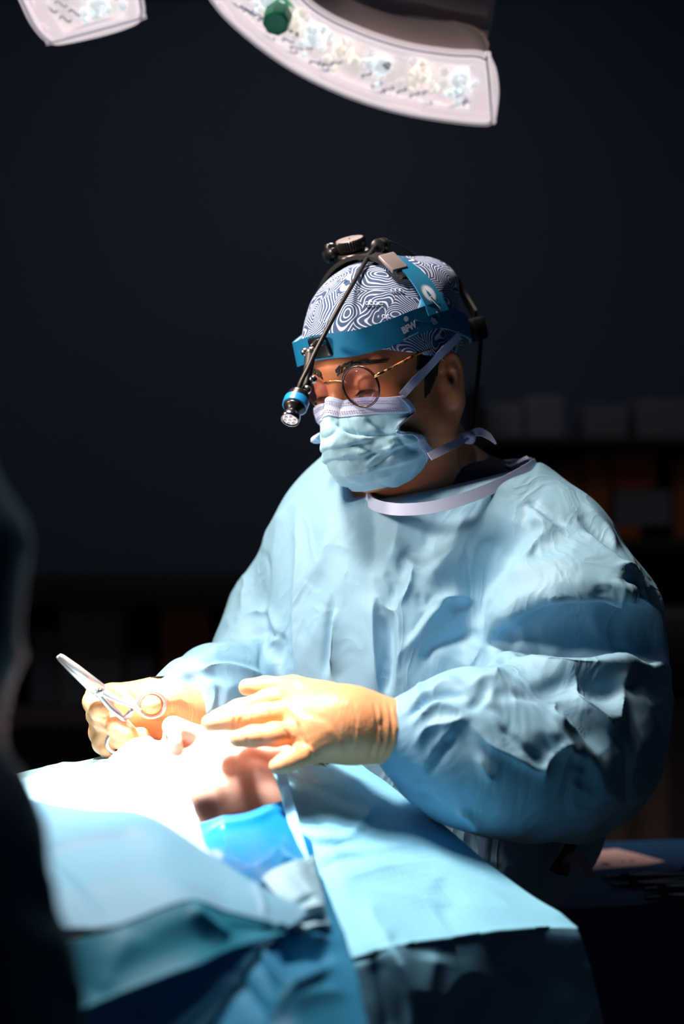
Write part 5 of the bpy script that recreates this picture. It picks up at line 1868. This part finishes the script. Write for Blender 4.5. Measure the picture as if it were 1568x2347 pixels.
def lamp_module(lamp, outer, inner, p0, n, depth, n_led, inset=.2, seed=1, led_t=(.06, .84)):
    """A curved light module: tray, rim, clear cover strip, housing and LED lenses, built on its own plane."""
    O = cr(on_plane(outer, p0, n), 60)
    I = cr(on_plane(inner, p0, n), 60)
    up = -n
    V, Fs = [], []
    # tray: slightly hollow floor between the rims
    tr = []
    for w in np.linspace(.0, 1, 15):
        tr.append(O * (1 - w) + I * w + up * (.010 * math.sin(math.pi * w) ** .6))
    tr = np.array(tr)
    nv_, nu_ = tr.shape[:2]
    i = np.arange(nv_ - 1)[:, None] * nu_ + np.arange(nu_ - 1)[None]
    floor_ = obj('reflector', (tr.reshape(-1, 3), np.stack([i, i + 1, i + nu_ + 1, i + nu_], -1).reshape(-1, 4)), M['diffuser'], lamp)
    loop = np.vstack([O, I[::-1]])
    loop = cr(np.vstack([loop, loop[:1]]), 200)[:-1]
    c_ = loop.mean(0)
    obj('rim', tube(loop, .0052, 8, closed=True), M['clear'], lamp)
    obj('edge_seam', tube(loop - up * .0045, .0012, 5, closed=True), M['tie'], lamp)
    # broad clear shoulders inside the two long edges and the end
    for a, b, w0, w1, nm in ((O, I, .03, .20, 'outer_cover'), (I, O, .03, .17, 'inner_cover')):
        sh = np.array([a * (1 - w) + b * w - up * (.004 * math.sin(math.pi * (w - w0) / (w1 - w0))) for w in np.linspace(w0, w1, 6)])
        i = np.arange(5)[:, None] * 60 + np.arange(59)[None]
        obj(nm, (sh.reshape(-1, 3), np.stack([i, i + 1, i + 61, i + 60], -1).reshape(-1, 4)), M['clear'], lamp, mods=[('thickness', 'SOLIDIFY', {'thickness': .002, 'offset': 0})])
    ea = np.array([O[-9:] * (1 - w) + I[-9:] * w - up * .002 for w in np.linspace(.16, .86, 10)])
    i = np.arange(9)[:, None] * 9 + np.arange(8)[None]
    obj('end_cover', (ea.reshape(-1, 3), np.stack([i, i + 1, i + 10, i + 9], -1).reshape(-1, 4)), M['clear'], lamp, mods=[('thickness', 'SOLIDIFY', {'thickness': .002, 'offset': 0})])
    # clips in the outer rim
    for t in (.22, .46, .70):
        k = int(t * 59)
        obj('clip', tube([O[k] * .93 + I[k] * .07 - up * .005, O[k + 4] * .93 + I[k + 4] * .07 - up * .005], .0032, 6), M['clear'], lamp)
    # housing above
    prof = [(0, 0), (.25, .0), (.6, -.010), (.9, -.022), (1.0, -.04)]
    hs_ = [loop + (c_ - loop) * (.0 if h == 0 else .10 * s_) + up * (depth * h) for h, s_ in ((0, 0), (.35, 0), (.7, .5), (.9, 1.4), (1.0, 3.0))]
    m_ = len(loop)
    V = np.vstack(hs_ + [c_[None] + up * depth])
    for r_ in range(4):
        for k in range(m_):
            l = (k + 1) % m_
            Fs.append([r_ * m_ + k, r_ * m_ + l, (r_ + 1) * m_ + l, (r_ + 1) * m_ + k])
    for k in range(m_):
        Fs.append([4 * m_ + k, 4 * m_ + (k + 1) % m_, 5 * m_])
    obj('housing', (V, Fs), M['housing'], lamp)
    # LED lenses: clusters of small glass blocks, warm and cool in turn
    rr = random.Random(seed)
    for k in range(n_led):
        t = led_t[0] + (led_t[1] - led_t[0]) * k / max(1, n_led - 1)
        s0 = cr(O, 200)[int(t * 199)]
        s1 = cr(I, 200)[int(t * 199)]
        mt = M['warm'] if k % 2 else M['cool']
        cc_ = s0 * .38 + s1 * .62 - up * .003
        tan = unit(s1 - s0)
        sd = np.cross(tan, n)
        sd = unit(sd)
        w_ = np.linalg.norm(s1 - s0)
        cl = obj('led_lens', lathe(cc_ + up * .004, n, [(0, .0145), (.006, .0135), (.010, .010), (.012, .004)], 14), mt, lamp)
        for j in range(14):
            a_ = rr.random() * 6.28
            r_ = .004 + rr.random() * .022
            q = cc_ + (tan * math.cos(a_) * 1.25 + sd * math.sin(a_)) * r_ + n * (.003 + .004 * rr.random())
            ax_ = unit(n + (tan * (rr.random() - .5) + sd * (rr.random() - .5)) * 1.2)
            rad = .0030 + rr.random() * .0045
            obj('lens_block', lathe(q, ax_, [(-.004, rad), (.003, rad * .9), (.0045, rad * .5)], 5 + j % 3), (mt, M['lens_clear'], mt, M['lens_clear'], M['lens_smoke'] if k % 3 == 0 else mt)[j % 5], cl, smooth=False)
        for j in range(9):
            q = s0 * (.80 - .1 * (j % 3)) + s1 * (.20 + .1 * (j % 3)) + sd * (rr.random() - .5) * .05
            pts = [q + sd * (.003 * math.sin(z * 1.7) + .002) * 2 + tan * .0045 * z - up * .0005 for z in np.linspace(-1.6, 1.6, 8)]
            obj('ripple', tube(pts, .0011, 5), M['tie'] if j % 2 else M['clear'], floor_)
    return O, I


lamp = empty('surgical_lamp', 'curved surgical lamp module with a green handle, at the top', 'lamp', LAMP_P)
outer = [(395, -190), (440, -80), (492, 2), (540, 55), (620, 120), (700, 170), (800, 216), (900, 248), (1000, 268), (1108, 280), (1129, 270)]
inner = [(560, -250), (600, -150), (650, -60), (705, 4), (750, 36), (790, 56), (860, 84), (945, 108), (1035, 121), (1095, 124), (1118, 134)]
O_, I_ = lamp_module(lamp, outer, inner, LAMP_P, LN, .055, 9, seed=5)
endp = on_plane([(1129, 270), (1135, 215), (1130, 165), (1118, 134)], LAMP_P, LN)
obj('end_rim', tube(endp, .0052, 8, 16), M['clear'], lamp)
gh = on_plane([(643, 22)], LAMP_P, LN)[0]
gd = unit(P(643, 40, 1.80) - gh + LN * .02)
gd = unit(LN + np.array([0.02, -.35, -.1]))
gk = obj('handle', lathe(gh - gd * .004, gd, [(0, .016), (.004, .0195), (.012, .0190), (.034, .0190), (.040, .0175), (.042, .0150)], 8), M['green'], lamp, sharp=30, mods=[('bevel', 'BEVEL', {'width': .003, 'segments': 2})])
# upper body of the lamp, carrying the module
ub = on_plane([(640, -120), (760, -10), (860, 50), (960, 82), (1060, 98), (1116, 100)], LAMP_P, LN, .055)
ui = on_plane([(720, -160), (830, -60), (900, -20), (980, 10), (1060, 28), (1118, 38)], LAMP_P, LN, .075)
bod = []
for w in np.linspace(0, 1, 8):
    bod.append(cr(ub, 30) * (1 - w) + cr(ui, 30) * w - LN * .018 * math.sin(math.pi * w))
bod2 = [q - LN * .06 for q in bod[::-1]]
g_ = np.array(bod + bod2 + [bod[0]])
nv_, nu_ = g_.shape[:2]
i = np.arange(nv_ - 1)[:, None] * nu_ + np.arange(nu_ - 1)[None]
q_ = np.stack([i, i + 1, i + nu_ + 1, i + nu_], -1).reshape(-1, 4).tolist()
q_ += [[k * nu_ for k in range(nv_ - 1)], [k * nu_ + nu_ - 1 for k in range(nv_ - 1)][::-1]]
obj('lamp_body', (g_.reshape(-1, 3), q_), M['housing'], lamp, sharp=60)
obj('yoke', tube([P(760, -120, 2.0), P(700, -300, 2.1), P(760, -700, 2.2)], .03, 12, 16), M['housing'], lamp)

LB0 = P(190, 20, 1.86)
LBN = unit(FIELD - LB0)
lamp2 = empty('surgical_lamp', 'small visible corner of a second lamp module at the upper left', 'lamp', LB0)
outer = [(-60, -290), (-20, -170), (20, -70), (52, 0), (75, 48), (100, 80), (118, 92)]
inner = [(290, -300), (300, -200), (308, -100), (316, -30), (322, 5), (324, 25), (318, 38)]
lamp_module(lamp2, outer, inner, LB0, LBN, .05, 3, seed=9, led_t=(.2, .62))
endp = on_plane([(118, 92), (138, 94), (200, 82), (262, 66), (305, 50), (318, 38)], LB0, LBN)
obj('end_rim', tube(endp, .0052, 8, 20), M['clear'], lamp2)
obj('yoke', tube([LB0 + [0, .02, .10], LB0 + [.05, .08, .40]], .025, 12), M['housing'], lamp2)

# ------------------------------------------------------------------ assistant at the left edge
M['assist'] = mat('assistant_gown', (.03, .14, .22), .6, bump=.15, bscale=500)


def asst_body(p):
    d = ell(p, P(-640, 560, .84), (.078, .095, .115))
    d = smin(d, cap(p, P(-640, 640, .84), P(-640, 900, .85), .05, .055), .03)
    d = smin(d, cap(p, P(-1000, 1080, .88), P(-380, 1080, .82), .05), .06)
    d = smin(d, ell(p, P(-760, 1500, .86), (.12, .09, .24)), .05)
    d = smin(d, chain(p, [P(-330, 1120, .80), P(-245, 1450, .80), P(-290, 1680, .86), P(-330, 1700, 1.0)], [.045, .042, .04, .03], .02), .03)
    d = smin(d, ell(p, P(-760, 2200, .86), (.12, .09, .25)), .06)
    return d


asst = obj('person', mesh_sdf(asst_body, [-.62, .68, .88], [.02, 1.12, 1.72], .009, 1), M['skin'], label='blurred assistant in a dark blue gown cut off by the left edge', cat='person')


def asst_gown(p):
    d = ell(p, P(-740, 1500, .86), (.165, .13, .30))
    d = smin(d, cap(p, P(-900, 1060, .88), P(-380, 960, .82), .075), .06)
    # sleeve seen as the dark shape at the edge
    d = smin(d, chain(p, [P(-300, 1000, .80), P(-222, 1280, .79), P(-232, 1450, .80), P(-205, 1590, .81)], [.050, .056, .054, .050], .03), .03)
    d = smin(d, cap(p, P(-228, 1590, .81), P(-290, 1690, .88), .050, .042), .02)
    # skirt of the gown below the sleeve
    d = smin(d, chain(p, [P(-330, 1720, .80), P(-200, 2000, .78), P(-150, 2350, .77), P(-110, 2900, .77)], [.058, .062, .068, .074], .03), .03)
    d = smax(d, -cap(p, P(-640, 560, .84), P(-640, 1000, .86), .085, .07), .02)
    return d - .010 - crumple(p, 16, .6) * .010


av, aq = mesh_sdf(asst_gown, [-.62, .62, .75], [.06, 1.12, 1.50], .008, 2)
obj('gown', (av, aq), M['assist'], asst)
cap_ = lambda p: np.maximum(ell(p, P(-640, 540, .84), (.085, .102, .120)), (P(-640, 600, .84)[2] - p[:, 2]))
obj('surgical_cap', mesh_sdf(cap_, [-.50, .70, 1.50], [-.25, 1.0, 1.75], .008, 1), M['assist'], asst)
